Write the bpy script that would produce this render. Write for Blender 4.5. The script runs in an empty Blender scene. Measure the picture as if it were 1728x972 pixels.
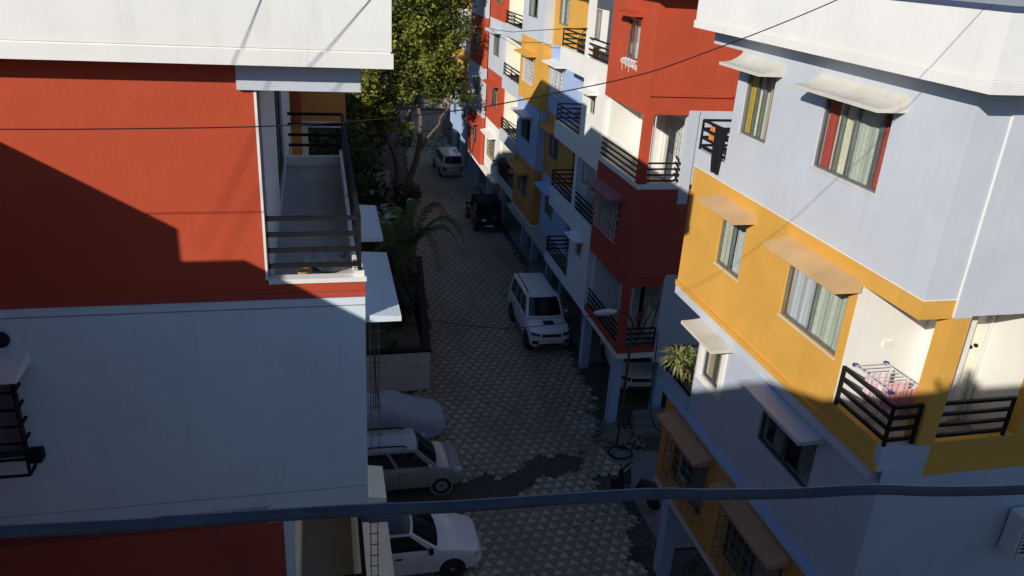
import bpy, math, random
import numpy as np
from mathutils import Vector, Matrix
random.seed(7); rng = np.random.default_rng(11)
C = bpy.context.scene.collection
S = bpy.context.scene
PI = math.pi; R = math.radians

# ------------------------------------------------------------------ camera
cam = bpy.data.cameras.new('camera'); cam_o = bpy.data.objects.new('camera', cam); C.objects.link(cam_o)
cam.lens = 28.112; cam.sensor_width = 36; cam.clip_start = 0.05; cam.clip_end = 2000
def cam_axes(yaw, pit, rol):
    fw = Vector((math.sin(yaw)*math.cos(pit), math.cos(yaw)*math.cos(pit), -math.sin(pit)))
    rt = Vector((math.cos(yaw), -math.sin(yaw), 0)); up = rt.cross(fw)
    return rt*math.cos(rol)+up*math.sin(rol), up*math.cos(rol)-rt*math.sin(rol), fw
_r, _u, _f = cam_axes(0.248484, 0.396555, 0.0625152)
cam_o.matrix_world = Matrix(((_r.x, _u.x, -_f.x, 0), (_r.y, _u.y, -_f.y, 0), (_r.z, _u.z, -_f.z, 14.8), (0, 0, 0, 1)))
S.camera = cam_o
# ------------------------------------------------------------------ sky, sun, exposure
SUN = Vector((0.672, 0.620, -0.405)).normalized()       # direction the light travels
elev = math.asin(-SUN.z); azim = math.atan2(-SUN.x, -SUN.y)
W = bpy.data.worlds.new('World'); S.world = W; W.use_nodes = True
nt = W.node_tree; nt.nodes.clear()
sky = nt.nodes.new('ShaderNodeTexSky'); sky.sky_type = 'NISHITA'; sky.sun_disc = False
sky.sun_elevation = elev; sky.sun_rotation = azim; sky.altitude = 100; sky.air_density = 1.0; sky.dust_density = 0.2; sky.ozone_density = 5.5
bg = nt.nodes.new('ShaderNodeBackground'); bg.inputs['Strength'].default_value = 0.112
wo = nt.nodes.new('ShaderNodeOutputWorld')
nt.links.new(sky.outputs[0], bg.inputs[0]); nt.links.new(bg.outputs[0], wo.inputs[0])
sl = bpy.data.lights.new('sun', 'SUN'); so = bpy.data.objects.new('sun', sl); C.objects.link(so)
sl.energy = 4.75; sl.angle = R(0.53); sl.color = (1.0, 0.945, 0.865)
so.rotation_euler = SUN.to_track_quat('-Z', 'Y').to_euler(); so.location = (-20, -20, 40)
S.view_settings.view_transform = 'Standard'; S.view_settings.look = 'None'
S.view_settings.exposure = 0.0; S.view_settings.gamma = 1.0; S.view_settings.use_curve_mapping = False
S.render.engine = 'CYCLES'

# ------------------------------------------------------------------ mesh helpers
class MB:
    def __init__(s): s.v = []; s.f = []
    def add(s, vs, fs):
        o = len(s.v); s.v += [tuple(p) for p in vs]; s.f += [tuple(i+o for i in f) for f in fs]; return s
    def box(s, x0, x1, y0, y1, z0, z1):
        if x0 > x1: x0, x1 = x1, x0
        if y0 > y1: y0, y1 = y1, y0
        if z0 > z1: z0, z1 = z1, z0
        return s.add([(x0,y0,z0),(x1,y0,z0),(x1,y1,z0),(x0,y1,z0),(x0,y0,z1),(x1,y0,z1),(x1,y1,z1),(x0,y1,z1)],
              [(0,3,2,1),(4,5,6,7),(0,1,5,4),(1,2,6,5),(2,3,7,6),(3,0,4,7)])
    def bar(s, p, q, w, h=None):
        h = h or w; p = Vector(p); q = Vector(q); d = (q-p).normalized()
        up = Vector((0,0,1)) if abs(d.z) < .95 else Vector((1,0,0))
        a = d.cross(up).normalized()*w/2; b = a.cross(d).normalized()*h/2
        return s.add([p-a-b,p+a-b,p+a+b,p-a+b,q-a-b,q+a-b,q+a+b,q-a+b],
              [(0,1,2,3),(7,6,5,4),(0,4,5,1),(1,5,6,2),(2,6,7,3),(3,7,4,0)])
    def tube(s, pts, r, seg=8, cap=True):
        pts = [Vector(p) for p in pts]; n = len(pts); rs = r if isinstance(r, (list, tuple)) else [r]*n
        o = len(s.v); ref = None
        for i, p in enumerate(pts):
            d = (pts[min(i+1,n-1)]-pts[max(i-1,0)]).normalized()
            if ref is None: ref = d.cross(Vector((0,0,1)) if abs(d.z) < .9 else Vector((1,0,0))).normalized()
            a = (ref - d*ref.dot(d)).normalized(); ref = a; b = d.cross(a)
            for k in range(seg):
                t = 2*PI*k/seg; s.v.append(tuple(p + (a*math.cos(t)+b*math.sin(t))*rs[i]))
        for i in range(n-1):
            for k in range(seg):
                k2 = (k+1) % seg
                s.f.append((o+i*seg+k, o+i*seg+k2, o+(i+1)*seg+k2, o+(i+1)*seg+k))
        if cap:
            s.f.append(tuple(o+k for k in reversed(range(seg)))); s.f.append(tuple(o+(n-1)*seg+k for k in range(seg)))
        return s
    def lathe(s, prof, M=None, seg=20):          # prof: (r,z) round local Z, M places it
        o = len(s.v); M = M or Matrix()
        for r, z in prof:
            for k in range(seg):
                t = 2*PI*k/seg; s.v.append(tuple(M @ Vector((r*math.cos(t), r*math.sin(t), z))))
        for i in range(len(prof)-1):
            for k in range(seg):
                k2 = (k+1) % seg; s.f.append((o+i*seg+k, o+i*seg+k2, o+(i+1)*seg+k2, o+(i+1)*seg+k))
        s.f.append(tuple(o+k for k in reversed(range(seg)))); s.f.append(tuple(o+(len(prof)-1)*seg+k for k in range(seg)))
        return s
    def prism(s, poly, fn, a0, a1):              # poly of (p,q); fn(p,q,a) -> xyz ; extruded a0..a1
        n = len(poly); vs = [fn(p,q,a0) for p,q in poly]+[fn(p,q,a1) for p,q in poly]
        fs = [tuple(range(n)), tuple(reversed(range(n,2*n)))]+[(i,(i+1)%n,(i+1)%n+n,i+n) for i in range(n)]
        return s.add(vs, fs)
    def grid(s, fn, nu, nv):
        o = len(s.v)
        for i in range(nu+1):
            for j in range(nv+1): s.v.append(tuple(fn(i/nu, j/nv)))
        for i in range(nu):
            for j in range(nv):
                a = o+i*(nv+1)+j; s.f.append((a, a+1, a+nv+2, a+nv+1))
        return s
    def build(s, name, mat, parent=None, smooth=False, kind=None, bevel=0):
        me = bpy.data.meshes.new(name); me.from_pydata(s.v, [], s.f)
        return link(name, me, mat, parent, smooth, kind, bevel)
def link(name, me, mat, parent=None, smooth=False, kind=None, bevel=0):
    if mat is not None and not me.materials: me.materials.append(mat)
    if smooth:
        me.polygons.foreach_set('use_smooth', [True]*len(me.polygons))
        try: me.set_sharp_from_angle(angle=R(42))
        except Exception: pass
    o = bpy.data.objects.new(name, me); C.objects.link(o)
    if parent is not None:
        o.parent = parent
        if parent.type == 'EMPTY': o.matrix_parent_inverse = Matrix.Translation(-parent.location)
    if bevel:
        m = o.modifiers.new('bevel', 'BEVEL'); m.width = bevel; m.segments = 1; m.limit_method = 'ANGLE'; m.angle_limit = R(50)
    if kind: o['kind'] = kind
    return o
def thing(name, label, cat, loc=(0,0,0), group=None):
    o = bpy.data.objects.new(name, None); C.objects.link(o); o.location = loc; o.empty_display_size = .2
    o['label'] = label; o['category'] = cat
    if group: o['group'] = group
    return o
def tag(o, label, cat, group=None):
    o['label'] = label; o['category'] = cat
    if group: o['group'] = group
    return o
def dup(root, loc, rz=0, label=None):
    r = root.copy(); C.objects.link(r); r.location = loc; r.rotation_euler = (0,0,rz)
    if label: r['label'] = label
    for ch in list(root.children):
        c = ch.copy(); C.objects.link(c); c.parent = r
        for g in ch.children:
            d = g.copy(); C.objects.link(d); d.parent = c
    return r

# ------------------------------------------------------------------ materials
_m = {}
def newmat(name):
    m = bpy.data.materials.new(name); m.use_nodes = True; t = m.node_tree
    return m, t, t.nodes['Principled BSDF']
def N(t, typ, **kw):
    n = t.nodes.new(typ)
    for k, v in kw.items(): setattr(n, k, v)
    return n
def noise(t, vec, scale, detail=4, rough=.6):
    n = N(t, 'ShaderNodeTexNoise'); n.inputs['Scale'].default_value = scale; n.inputs['Detail'].default_value = detail
    n.inputs['Roughness'].default_value = rough; t.links.new(vec, n.inputs['Vector']); return n.outputs['Fac']
def ramp(t, fac, lo, hi, c0, c1):
    r = N(t, 'ShaderNodeMapRange'); r.inputs[1].default_value = lo; r.inputs[2].default_value = hi
    r.inputs[3].default_value = c0; r.inputs[4].default_value = c1; t.links.new(fac, r.inputs[0]); return r.outputs[0]
def mixc(t, fac, a, b, mode='MIX'):
    x = N(t, 'ShaderNodeMix', data_type='RGBA', blend_type=mode)
    for s, v in ((0, fac), (6, a), (7, b)):
        if isinstance(v, (float, int)): x.inputs[s].default_value = v
        elif isinstance(v, tuple): x.inputs[s].default_value = v if len(v) == 4 else (*v, 1)
        else: t.links.new(v, x.inputs[s])
    return x.outputs[2]
def pos(t, sc=(1,1,1)):
    g = N(t, 'ShaderNodeNewGeometry'); m = N(t, 'ShaderNodeMapping'); m.inputs['Scale'].default_value = sc
    t.links.new(g.outputs['Position'], m.inputs['Vector']); return m.outputs[0]
def bump(t, b, h, strength, dist=.02):
    n = N(t, 'ShaderNodeBump'); n.inputs['Strength'].default_value = strength; n.inputs['Distance'].default_value = dist
    t.links.new(h, n.inputs['Height']); t.links.new(n.outputs[0], b.inputs['Normal'])
def plaster(name, rgb, dirt=.16, rough=.85, var=.10, stain=(.10,.09,.08), crack=.2):
    if name in _m: return _m[name]
    m, t, b = newmat(name)
    p = pos(t); n1 = noise(t, p, .9, 6)
    v = ramp(t, n1, .3, .7, 1-var, 1+var*.5)
    col = mixc(t, 1.0, (*rgb, 1), v, 'MULTIPLY')
    st = noise(t, pos(t, (5, 5, .45)), 1.3, 5, .65)
    bl = noise(t, p, 2.7, 7, .7)
    f = N(t, 'ShaderNodeMath', operation='MULTIPLY'); t.links.new(ramp(t, st, .52, .78, 0, 1), f.inputs[0]); t.links.new(ramp(t, bl, .4, .7, .2, 1), f.inputs[1])
    g = N(t, 'ShaderNodeMath', operation='MULTIPLY'); t.links.new(f.outputs[0], g.inputs[0]); g.inputs[1].default_value = dirt*2.6
    col = mixc(t, g.outputs[0], col, (*[c*.45+s*.4 for c, s in zip(rgb, stain)], 1))
    # old repairs: slightly different repainted patches, and hairline cracks
    wv = N(t, 'ShaderNodeVectorMath', operation='MULTIPLY_ADD'); nz = N(t, 'ShaderNodeTexNoise'); nz.inputs['Scale'].default_value = 1.7; nz.inputs['Detail'].default_value = 5; t.links.new(p, nz.inputs['Vector'])
    t.links.new(nz.outputs['Color'], wv.inputs[0]); wv.inputs[1].default_value = (.9,.9,.9); t.links.new(p, wv.inputs[2])
    vo = N(t, 'ShaderNodeTexVoronoi', feature='DISTANCE_TO_EDGE'); vo.inputs['Scale'].default_value = .42; t.links.new(wv.outputs[0], vo.inputs['Vector'])
    ck = N(t, 'ShaderNodeMath', operation='MULTIPLY'); t.links.new(ramp(t, vo.outputs['Distance'], 0, .006, crack, 0), ck.inputs[0]); t.links.new(ramp(t, noise(t, p, .55, 2), .55, .62, 0, 1), ck.inputs[1])
    col = mixc(t, ck.outputs[0], col, (*[c*.35 for c in rgb], 1))
    pt = ramp(t, noise(t, pos(t, (1.6, 1.6, 2.4)), .8, 3, .45), .60, .63, 0, .13)
    col = mixc(t, pt, col, (*[min(1, c*1.12+.02) for c in rgb], 1))
    t.links.new(col, b.inputs['Base Color']); b.inputs['Roughness'].default_value = rough
    b.inputs['Specular IOR Level'].default_value = .25
    h = noise(t, p, 38, 5, .7); h2 = noise(t, p, 5, 4)
    a = N(t, 'ShaderNodeMath', operation='ADD'); t.links.new(h, a.inputs[0]); t.links.new(h2, a.inputs[1])
    bump(t, b, a.outputs[0], .22, .012)
    _m[name] = m; return m
def solid(name, rgb, rough=.5, metal=0, var=.06, spec=.5, coat=0, scale=6):
    if name in _m: return _m[name]
    m, t, b = newmat(name)
    v = ramp(t, noise(t, pos(t), scale, 5), .3, .7, 1-var, 1+var)
    t.links.new(mixc(t, 1.0, (*rgb, 1), v, 'MULTIPLY'), b.inputs['Base Color'])
    t.links.new(ramp(t, noise(t, pos(t), scale*2.3, 4), .3, .7, max(0, rough-.06), min(1, rough+.08)), b.inputs['Roughness'])
    b.inputs['Metallic'].default_value = metal; b.inputs['Specular IOR Level'].default_value = spec
    b.inputs['Coat Weight'].default_value = coat; b.inputs['Coat Roughness'].default_value = .06
    _m[name] = m; return m
def carpaint(name, rgb, metal=0):
    m = solid(name, rgb, .34, metal, .03, .5, .5, 2); return m
def glass(name, tint=(.94,.96,.95), dens=.55):
    if name in _m: return _m[name]
    m = bpy.data.materials.new(name); m.use_nodes = True; t = m.node_tree; t.nodes.clear()
    o = N(t, 'ShaderNodeOutputMaterial'); tr = N(t, 'ShaderNodeBsdfTransparent'); tr.inputs[0].default_value = (*tint, 1)
    gl = N(t, 'ShaderNodeBsdfGlossy'); gl.inputs['Roughness'].default_value = .03; gl.inputs[0].default_value = (.9,.9,.9,1)
    lw = N(t, 'ShaderNodeLayerWeight'); lw.inputs[0].default_value = .5
    pw = N(t, 'ShaderNodeMath', operation='POWER'); t.links.new(lw.outputs['Facing'], pw.inputs[0]); pw.inputs[1].default_value = 5
    fr = N(t, 'ShaderNodeMath', operation='MULTIPLY_ADD'); t.links.new(pw.outputs[0], fr.inputs[0]); fr.inputs[1].default_value = .9; fr.inputs[2].default_value = .045
    nb = N(t, 'ShaderNodeBump'); nb.inputs['Strength'].default_value = .05; nb.inputs['Distance'].default_value = .01
    t.links.new(noise(t, pos(t), 3, 2), nb.inputs['Height']); t.links.new(nb.outputs[0], gl.inputs['Normal'])
    mx = N(t, 'ShaderNodeMixShader'); t.links.new(fr.outputs[0], mx.inputs[0]); t.links.new(tr.outputs[0], mx.inputs[1]); t.links.new(gl.outputs[0], mx.inputs[2])
    t.links.new(mx.outputs[0], o.inputs[0]); _m[name] = m; return m
def leafmat(name, c_lo, c_hi):
    if name in _m: return _m[name]
    m, t, b = newmat(name)
    a = N(t, 'ShaderNodeAttribute'); a.attribute_name = 'tint'
    col = mixc(t, a.outputs['Fac'], (*c_lo, 1), (*c_hi, 1))
    t.links.new(col, b.inputs['Base Color']); b.inputs['Roughness'].default_value = .55; b.inputs['Specular IOR Level'].default_value = .3
    tl = N(t, 'ShaderNodeBsdfTranslucent'); t.links.new(col, tl.inputs[0])
    mx = N(t, 'ShaderNodeMixShader'); mx.inputs[0].default_value = .28
    o = t.nodes['Material Output']; t.links.new(b.outputs[0], mx.inputs[1]); t.links.new(tl.outputs[0], mx.inputs[2]); t.links.new(mx.outputs[0], o.inputs[0])
    _m[name] = m; return m
def bark(name, rgb):
    m, t, b = newmat(name); n = noise(t, pos(t, (9, 9, 2)), 2.2, 7, .7)
    t.links.new(mixc(t, ramp(t, n, .35, .68, 0, 1), (*[c*.45 for c in rgb], 1), (*rgb, 1)), b.inputs['Base Color'])
    b.inputs['Roughness'].default_value = .9; bump(t, b, n, .8, .04); return m
def paver_mat(name, rgb):
    m, t, b = newmat(name)
    a = N(t, 'ShaderNodeAttribute'); a.attribute_name = 'tint'
    oi = N(t, 'ShaderNodeObjectInfo')
    v0 = N(t, 'ShaderNodeMath', operation='ADD'); t.links.new(a.outputs['Fac'], v0.inputs[0]); t.links.new(ramp(t, oi.outputs['Random'], 0, 1, -.12, .12), v0.inputs[1])
    v = ramp(t, v0.outputs[0], 0, 1, .84, 1.16)
    big = noise(t, pos(t, (1.3, .45, 1)), .55, 6); dirt = ramp(t, big, .42, .68, .05, .6)
    sm = ramp(t, noise(t, pos(t), 26, 5, .7), .3, .7, .8, 1.15)
    col = mixc(t, 1.0, mixc(t, 1.0, (*rgb, 1), v, 'MULTIPLY'), sm, 'MULTIPLY')
    col = mixc(t, dirt, col, (.15, .13, .10, 1))
    t.links.new(col, b.inputs['Base Color']); b.inputs['Roughness'].default_value = .8
    bump(t, b, noise(t, pos(t), 60, 4), .25, .006); return m
def soil(name, a, bcol, sc=1.2):
    m, t, b = newmat(name); n = noise(t, pos(t), sc, 8, .65); n2 = noise(t, pos(t), 22, 6, .7)
    c = mixc(t, ramp(t, n, .35, .65, 0, 1), (*a, 1), (*bcol, 1))
    c = mixc(t, 1.0, c, ramp(t, n2, .3, .7, .7, 1.25), 'MULTIPLY')
    t.links.new(c, b.inputs['Base Color']); b.inputs['Roughness'].default_value = .95
    bump(t, b, n2, .6, .05); return m

M_red = plaster('red_plaster', (.465,.069,.028), .14)
M_redd = plaster('deep_red_plaster', (.42,.072,.048), .16)
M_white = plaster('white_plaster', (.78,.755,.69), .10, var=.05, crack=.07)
M_cream = plaster('cream_plaster', (.80,.76,.62), .08, var=.05)
M_blue = plaster('pale_blue_plaster', (.52,.545,.585), .10, var=.06)
M_blue2 = plaster('blue_plaster', (.36,.47,.68), .14, var=.07)
M_white_shade = plaster('shade_tinted_white_plaster', (.63,.71,.755), .12, var=.06)  # white plaster with the blue of the shade mixed into its colour
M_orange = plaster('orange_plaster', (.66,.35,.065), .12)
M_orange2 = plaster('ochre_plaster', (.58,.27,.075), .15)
M_blue_shade = plaster('shade_tinted_blue_plaster', (.45,.50,.59), .12, var=.07)  # the top floor's pale blue, with the blue of shade mixed in
M_aged = plaster('aged_canopy_plaster', (.60,.575,.50), .35, var=.16, stain=(.25,.20,.10))
M_dusty = plaster('dusty_orange_plaster', (.62,.40,.19), .35, var=.2, stain=(.35,.30,.22))
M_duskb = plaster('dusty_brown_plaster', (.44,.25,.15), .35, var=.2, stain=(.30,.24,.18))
M_grey = plaster('grey_concrete', (.34,.32,.28), .3, var=.2)
M_greyl = plaster('light_concrete', (.46,.45,.42), .25, var=.15)
M_navy = plaster('navy_coping', (.06,.075,.14), .2)
M_mauve = plaster('mauve_canopy', (.33,.14,.16), .2)
M_dark = solid('dark_interior', (.03,.028,.026), .9, var=.2)
M_tile = plaster('balcony_floor', (.36,.31,.24), .2, var=.12)
M_black = solid('black_metal', (.014,.014,.015), .55, .0, .2, .10)
M_alu = solid('aluminium_frame', (.30,.31,.30), .42, .75, .12)
M_aluD = solid('dark_window_frame', (.10,.10,.105), .4, .5, .12)
M_wmetal = solid('white_painted_metal', (.62,.62,.60), .45, 0, .08)
M_glass = glass('window_glass')
M_cardark = solid('tinted_glass', (.012,.014,.018), .06, 0, .02, .6)
M_rubber = solid('rubber', (.02,.02,.02), .8)
M_chrome = solid('alloy', (.55,.56,.58), .28, .9, .05)
M_lamp = solid('lamp_lens', (.62,.64,.66), .12, .2, .05)
M_taill = solid('tail_lens', (.34,.02,.015), .18)
M_plate = solid('number_plate', (.62,.62,.58), .5)
M_soil = soil('soil', (.06,.048,.034), (.10,.082,.06))
M_conc = soil('pad_concrete', (.17,.165,.15), (.24,.235,.22), .8)
M_joint = soil('joint_sand', (.055,.05,.043), (.085,.075,.06), 2)
M_pl = paver_mat('paver_light', (.49,.45,.35)); M_pd = paver_mat('paver_dark', (.255,.232,.185)); M_pm = paver_mat('paver_mid', (.15,.135,.125))
def cloth(name, rgb): return solid(name, rgb, .9, 0, .1, .15, 0, 14)

# ------------------------------------------------------------------ facade helpers
class Pl:                    # a facade plane: ax 'x' or 'y', position c, outward sign n; d>0 goes into the wall
    def __init__(s, ax, c, n=-1): s.ax = ax; s.c = c; s.n = n
    def p(s, u, d, z): return (s.c - s.n*d, u, z) if s.ax == 'x' else (u, s.c - s.n*d, z)
    def box(s, mb, u0, u1, d0, d1, z0, z1):
        a = s.p(u0, d0, z0); b = s.p(u1, d1, z1); return mb.box(a[0], b[0], a[1], b[1], a[2], b[2])
    def wall(s, bld, mat, u0, u1, z0, z1, holes=(), t=.2, name='wall'):
        mb = MB(); us = sorted({u0, u1, *[h[0] for h in holes], *[h[1] for h in holes]}); zs = sorted({z0, z1, *[h[2] for h in holes], *[h[3] for h in holes]})
        us = [u for u in us if u0 <= u <= u1]; zs = [z for z in zs if z0 <= z <= z1]
        for za, zb in zip(zs, zs[1:]):
            run = None; zm = (za+zb)/2
            for ua, ub in zip(us, us[1:]):
                um = (ua+ub)/2; hole = any(h[0] < um < h[1] and h[2] < zm < h[3] for h in holes)
                if hole:
                    if run: s.box(mb, run[0], run[1], 0, t, za, zb); run = None
                else: run = (run[0], ub) if run else (ua, ub)
            if run: s.box(mb, run[0], run[1], 0, t, za, zb)
        return mb.build(name, mat, bld)
    def window(s, bld, u0, u1, z0, z1, splits=(.5,), curtains=(), frame=None, d=.035, fw=.05, sill=None, back=True):
        frame = frame or M_alu; mb = MB(); e = .003
        s.box(mb, u0+e, u0+fw, d, d+.05, z0+e, z1-e); s.box(mb, u1-fw, u1-e, d, d+.05, z0+e, z1-e)
        s.box(mb, u0+fw, u1-fw, d, d+.05, z0+e, z0+fw); s.box(mb, u0+fw, u1-fw, d, d+.05, z1-fw, z1-e)
        ed = [u0+fw]+[u0+(u1-u0)*f for f in splits]+[u1-fw]
        for u in ed[1:-1]: s.box(mb, u-.028, u+.028, d-.006, d+.056, z0+fw, z1-fw)
        if back: s.box(mb, u0+.01, u1-.01, .27, .29, z0, z1)
        w = mb.build('window', frame, bld)
        if back: w.data.materials.append(M_dark); [setattr(pg, 'material_index', 1) for pg in list(w.data.polygons)[-6:]]
        for a, b in zip(ed, ed[1:]):
            m = MB(); s.box(m, a+.02, b-.02, d+.02, d+.026, z0+fw, z1-fw); m.build('pane', M_glass, w)
        for f0, f1, mt in curtains:
            m = MB(); a, b = u0+(u1-u0)*f0, u0+(u1-u0)*f1; ph = random.random()*6
            n = max(6, int((b-a)*44)); k = 17+random.random()*8
            m.grid(lambda i, j: s.p(a+(b-a)*i, d+.075+.016*math.sin(k*(a+(b-a)*i)+ph)+.008*math.sin(k*2.3*i+j*2), z0+.02+(z1-z0-.04)*j), n, 3)
            m.build('curtain', mt, w, True)
        if sill:
            m = MB(); s.box(m, u0-.02, u1+.02, -.012, d-.002, z0-.035, z0-.002); m.build('sill', sill, w)
        return w
    def chajja(s, bld, mat, u0, u1, zw, zo, out, curved=False, th=.07):
        mb = MB(); n = 7; k = 2.6 if curved else 1.0
        prof = [(-.001, zo-.0)] + [(-.001, zw)] if False else [(0, zo)]
        for i in range(n+1):
            q = i/n; prof.append((-out*q, zo+th+(zw-zo-th)*(1-q)**k))
        prof.append((-out, zo))
        mb.prism(prof, lambda a, z, u: s.p(u, a, z), u0, u1)
        return mb.build('window_canopy', mat, bld)
    def grille(s, bld, u0, u1, z0, z1, out, nu, nz, mat, r=.012, box=True, diag=False):
        mb = MB()
        for i in range(nu+1):
            u = u0+(u1-u0)*i/nu; s.box(mb, u-r, u+r, -out-r, -out+r, z0, z1)
        for j in range(nz+1):
            z = z0+(z1-z0)*j/nz; s.box(mb, u0, u1, -out-r*.9, -out+r*.9, z-r, z+r)
            if box and out > .06:
                for u in (u0, u1): s.box(mb, u-r, u+r, -out, 0, z-r, z+r)
        if diag:
            for i in range(nu):
                for j in range(nz):
                    ua, ub = u0+(u1-u0)*i/nu, u0+(u1-u0)*(i+1)/nu; za, zb = z0+(z1-z0)*j/nz, z0+(z1-z0)*(j+1)/nz
                    um, zm = (ua+ub)/2, (za+zb)/2; q = .32
                    for (a, b) in ((ua+(ub-ua)*.0, zm), (ub, zm)):
                        pass
                    mb.bar(s.p(um-(ub-ua)*q, -out, zm), s.p(um, -out, zm+(zb-za)*q), r*1.3); mb.bar(s.p(um, -out, zm+(zb-za)*q), s.p(um+(ub-ua)*q, -out, zm), r*1.3)
                    mb.bar(s.p(um+(ub-ua)*q, -out, zm), s.p(um, -out, zm-(zb-za)*q), r*1.3); mb.bar(s.p(um, -out, zm-(zb-za)*q), s.p(um-(ub-ua)*q, -out, zm), r*1.3)
        return mb.build('window_grille', mat, bld)
def bx(bld, name, mat, *a, bevel=0): return MB().box(*a).build(name, mat, bld, bevel=bevel)
def railing(bld, runs, posts, z0, z1, n=4, mat=None, w=.045, h=.05):
    mat = mat or M_black; r = None
    for x, y in posts:
        o = MB().box(x-w*.45, x+w*.45, y-w*.45, y+w*.45, z0-.12, z1+.004).build('post' if r else 'railing', mat, r or bld); r = r or o
    for (p, q) in runs:
        for i in range(n):
            z = z0+(z1-z0)*i/(n-1); m = MB(); m.bar((p[0], p[1], z), (q[0], q[1], z), w, h); m.build('rail', mat, r)
    return r
# ------------------------------------------------------------------ ground
MB().add([(-600,-600,-.06),(600,-600,-.06),(600,900,-.06),(-600,900,-.06)], [(0,1,2,3)]).build('ground', M_soil, kind='structure')
# paved street: outline as (y, x_left, x_right)
EDGE = [(6,-14,8.2),(13.5,-14,8.4),(21.5,-14,9.0),(24,-2,9.35),(25.2,3.4,9.4),(31,4.3,9.75),(42,4.8,10.0),(52,5.6,10.2),(60,6.3,10.3),(66,6.9,10.2),(72,7.3,10.6),(80,7.2,12.6)]
def edges(y):
    for a, b in zip(EDGE, EDGE[1:]):
        if a[0] <= y <= b[0]:
            t = (y-a[0])/(b[0]-a[0]); return a[1]+(b[1]-a[1])*t, a[2]+(b[2]-a[2])*t
    return None
mb = MB()
ys = [6+i*.5 for i in range(149)]
st_v = []
for y in ys:
    l, r = edges(y); st_v += [(l-.1, y, -.035), (r+.12, y, -.035)]
mb.add(st_v, [(2*i, 2*i+1, 2*i+3, 2*i+2) for i in range(len(ys)-1)])
street = mb.build('street', M_joint, kind='structure')
# three-lobed pavers (three hexagons in one stone), every third one pale
w = .116; ae = w/math.sqrt(3)
def hexc(q, r): return (w*(q+r/2), w*math.sqrt(3)/2*r)
corner = {}
def hexpts(cx, cy): return [(round(cx+ae*math.sin(PI/3*k), 5), round(cy+ae*math.cos(PI/3*k), 5)) for k in range(6)]
edge_d = {}
for q, r in ((0,0),(1,0),(0,1)):
    h = hexpts(*hexc(q, r))
    for i in range(6): edge_d[(h[i], h[(i+1) % 6])] = 1
def near(p, q): return abs(p[0]-q[0]) < 1e-3 and abs(p[1]-q[1]) < 1e-3
es = [e for e in edge_d if not any(near(e[0], f[1]) and near(e[1], f[0]) for f in edge_d)]
loop = [es[0][0]]; cur = es[0][1]
while not near(cur, loop[0]):
    loop.append(cur); cur = next(f[1] for f in es if near(f[0], cur))
cx0 = sum(p[0] for p in loop)/len(loop); cy0 = sum(p[1] for p in loop)/len(loop)
loop = [(p[0]-cx0, p[1]-cy0) for p in loop][::-1]
NL = len(loop)
def paver_geo(s_in=.955, top=0.0, bot=-.035):
    vs = [(x*s_in*.965, y*s_in*.965, top) for x, y in loop]+[(x*s_in, y*s_in, top-.006) for x, y in loop]+[(x*s_in, y*s_in, bot) for x, y in loop]
    fs = [tuple(range(NL))]+[(i, i+NL, (i+1) % NL+NL, (i+1) % NL) for i in range(NL)]+[(i+NL, i+2*NL, (i+1) % NL+2*NL, (i+1) % NL+NL) for i in range(NL)]
    return vs, fs
PV, PF = paver_geo()
def dirt_patch(x, y):       # the trench that was dug across the street and never repaved
    n = .18*math.sin(x*3.1+1)+.12*math.sin(x*7.3)+.1*math.sin(y*5)
    if x < 8.1:
        lo = 18.05+(x-3.4)*.44; hi = 19.45+(x-3.4)*.30
        if x < 3.6: lo, hi = 17.9, 19.6
        if x > 7.3: lo += (x-7.3)*.6; hi -= (x-7.3)*.7
        if lo+n < y < hi+n: return True
    if x > 8.05+.3*math.sin(y*1.9)+.12*math.sin(y*6.7) and y < 19.3: return True     # crumbled edge by the near building
    if x > 8.7+.25*math.sin(y*2.3) and 19.3 <= y < 23: return True
    return False
pl_list = []
for r in range(0, 830):
    cy = 7.0+w*math.sqrt(3)/2*r
    if cy > 79: break
    e = edges(cy)
    if e is None: continue
    for q in range(-900, 260):
        if (q-r) % 3: continue
        cx, _ = hexc(q, r)
        if not (max(e[0], .3-.0*cy) < cx < e[1]+.1*math.sin(cy*9)) : continue
        if cy < 13.2 or dirt_patch(cx, cy): continue
        if cx < (3.0 if cy < 25 else -9) and cy < 13.5: continue
        jj = (q-r)//3; light = r % 3 == 0
        pl_list.append((cx+cx0, cy+cy0, light))
# visible and nearest 300 are stones of their own, the rest one mesh
def fwd(x, y):
    v = Vector((x, y, -14.8)); z = v.dot(_f); return 864+1349.4*v.dot(_r)/z, 486-1349.4*v.dot(_u)/z
cand = []
for i, (x, y, l) in enumerate(pl_list):
    u, v = fwd(x, y)
    if 815 < u < 1060 and v < 968 and not (v < 862 and v > 820): cand.append((-v, i))
cand.sort(); own = {i for _, i in cand[:300]}
me_l = bpy.data.meshes.new('paver_pale'); me_l.from_pydata(PV, [], PF); me_l.materials.append(M_pl)
me_d = bpy.data.meshes.new('paver_grey'); me_d.from_pydata(PV, [], PF); me_d.materials.append(M_pd)
for me in (me_l, me_d):
    a = me.attributes.new('tint', 'FLOAT', 'POINT'); a.data.foreach_set('value', [.5]*len(me.vertices))
for i in sorted(own):
    x, y, l = pl_list[i]
    o = bpy.data.objects.new('paver', me_l if l else me_d); C.objects.link(o); o.parent = street
    o.location = (x, y, random.uniform(-.003, .003)); o.rotation_euler = (random.uniform(-.012, .012), random.uniform(-.012, .012), random.uniform(-.03, .03))
rest = [p for i, p in enumerate(pl_list) if i not in own]
far = [p for p in rest if p[1] > 46]; nearp = [p for p in rest if p[1] <= 46]
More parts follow.
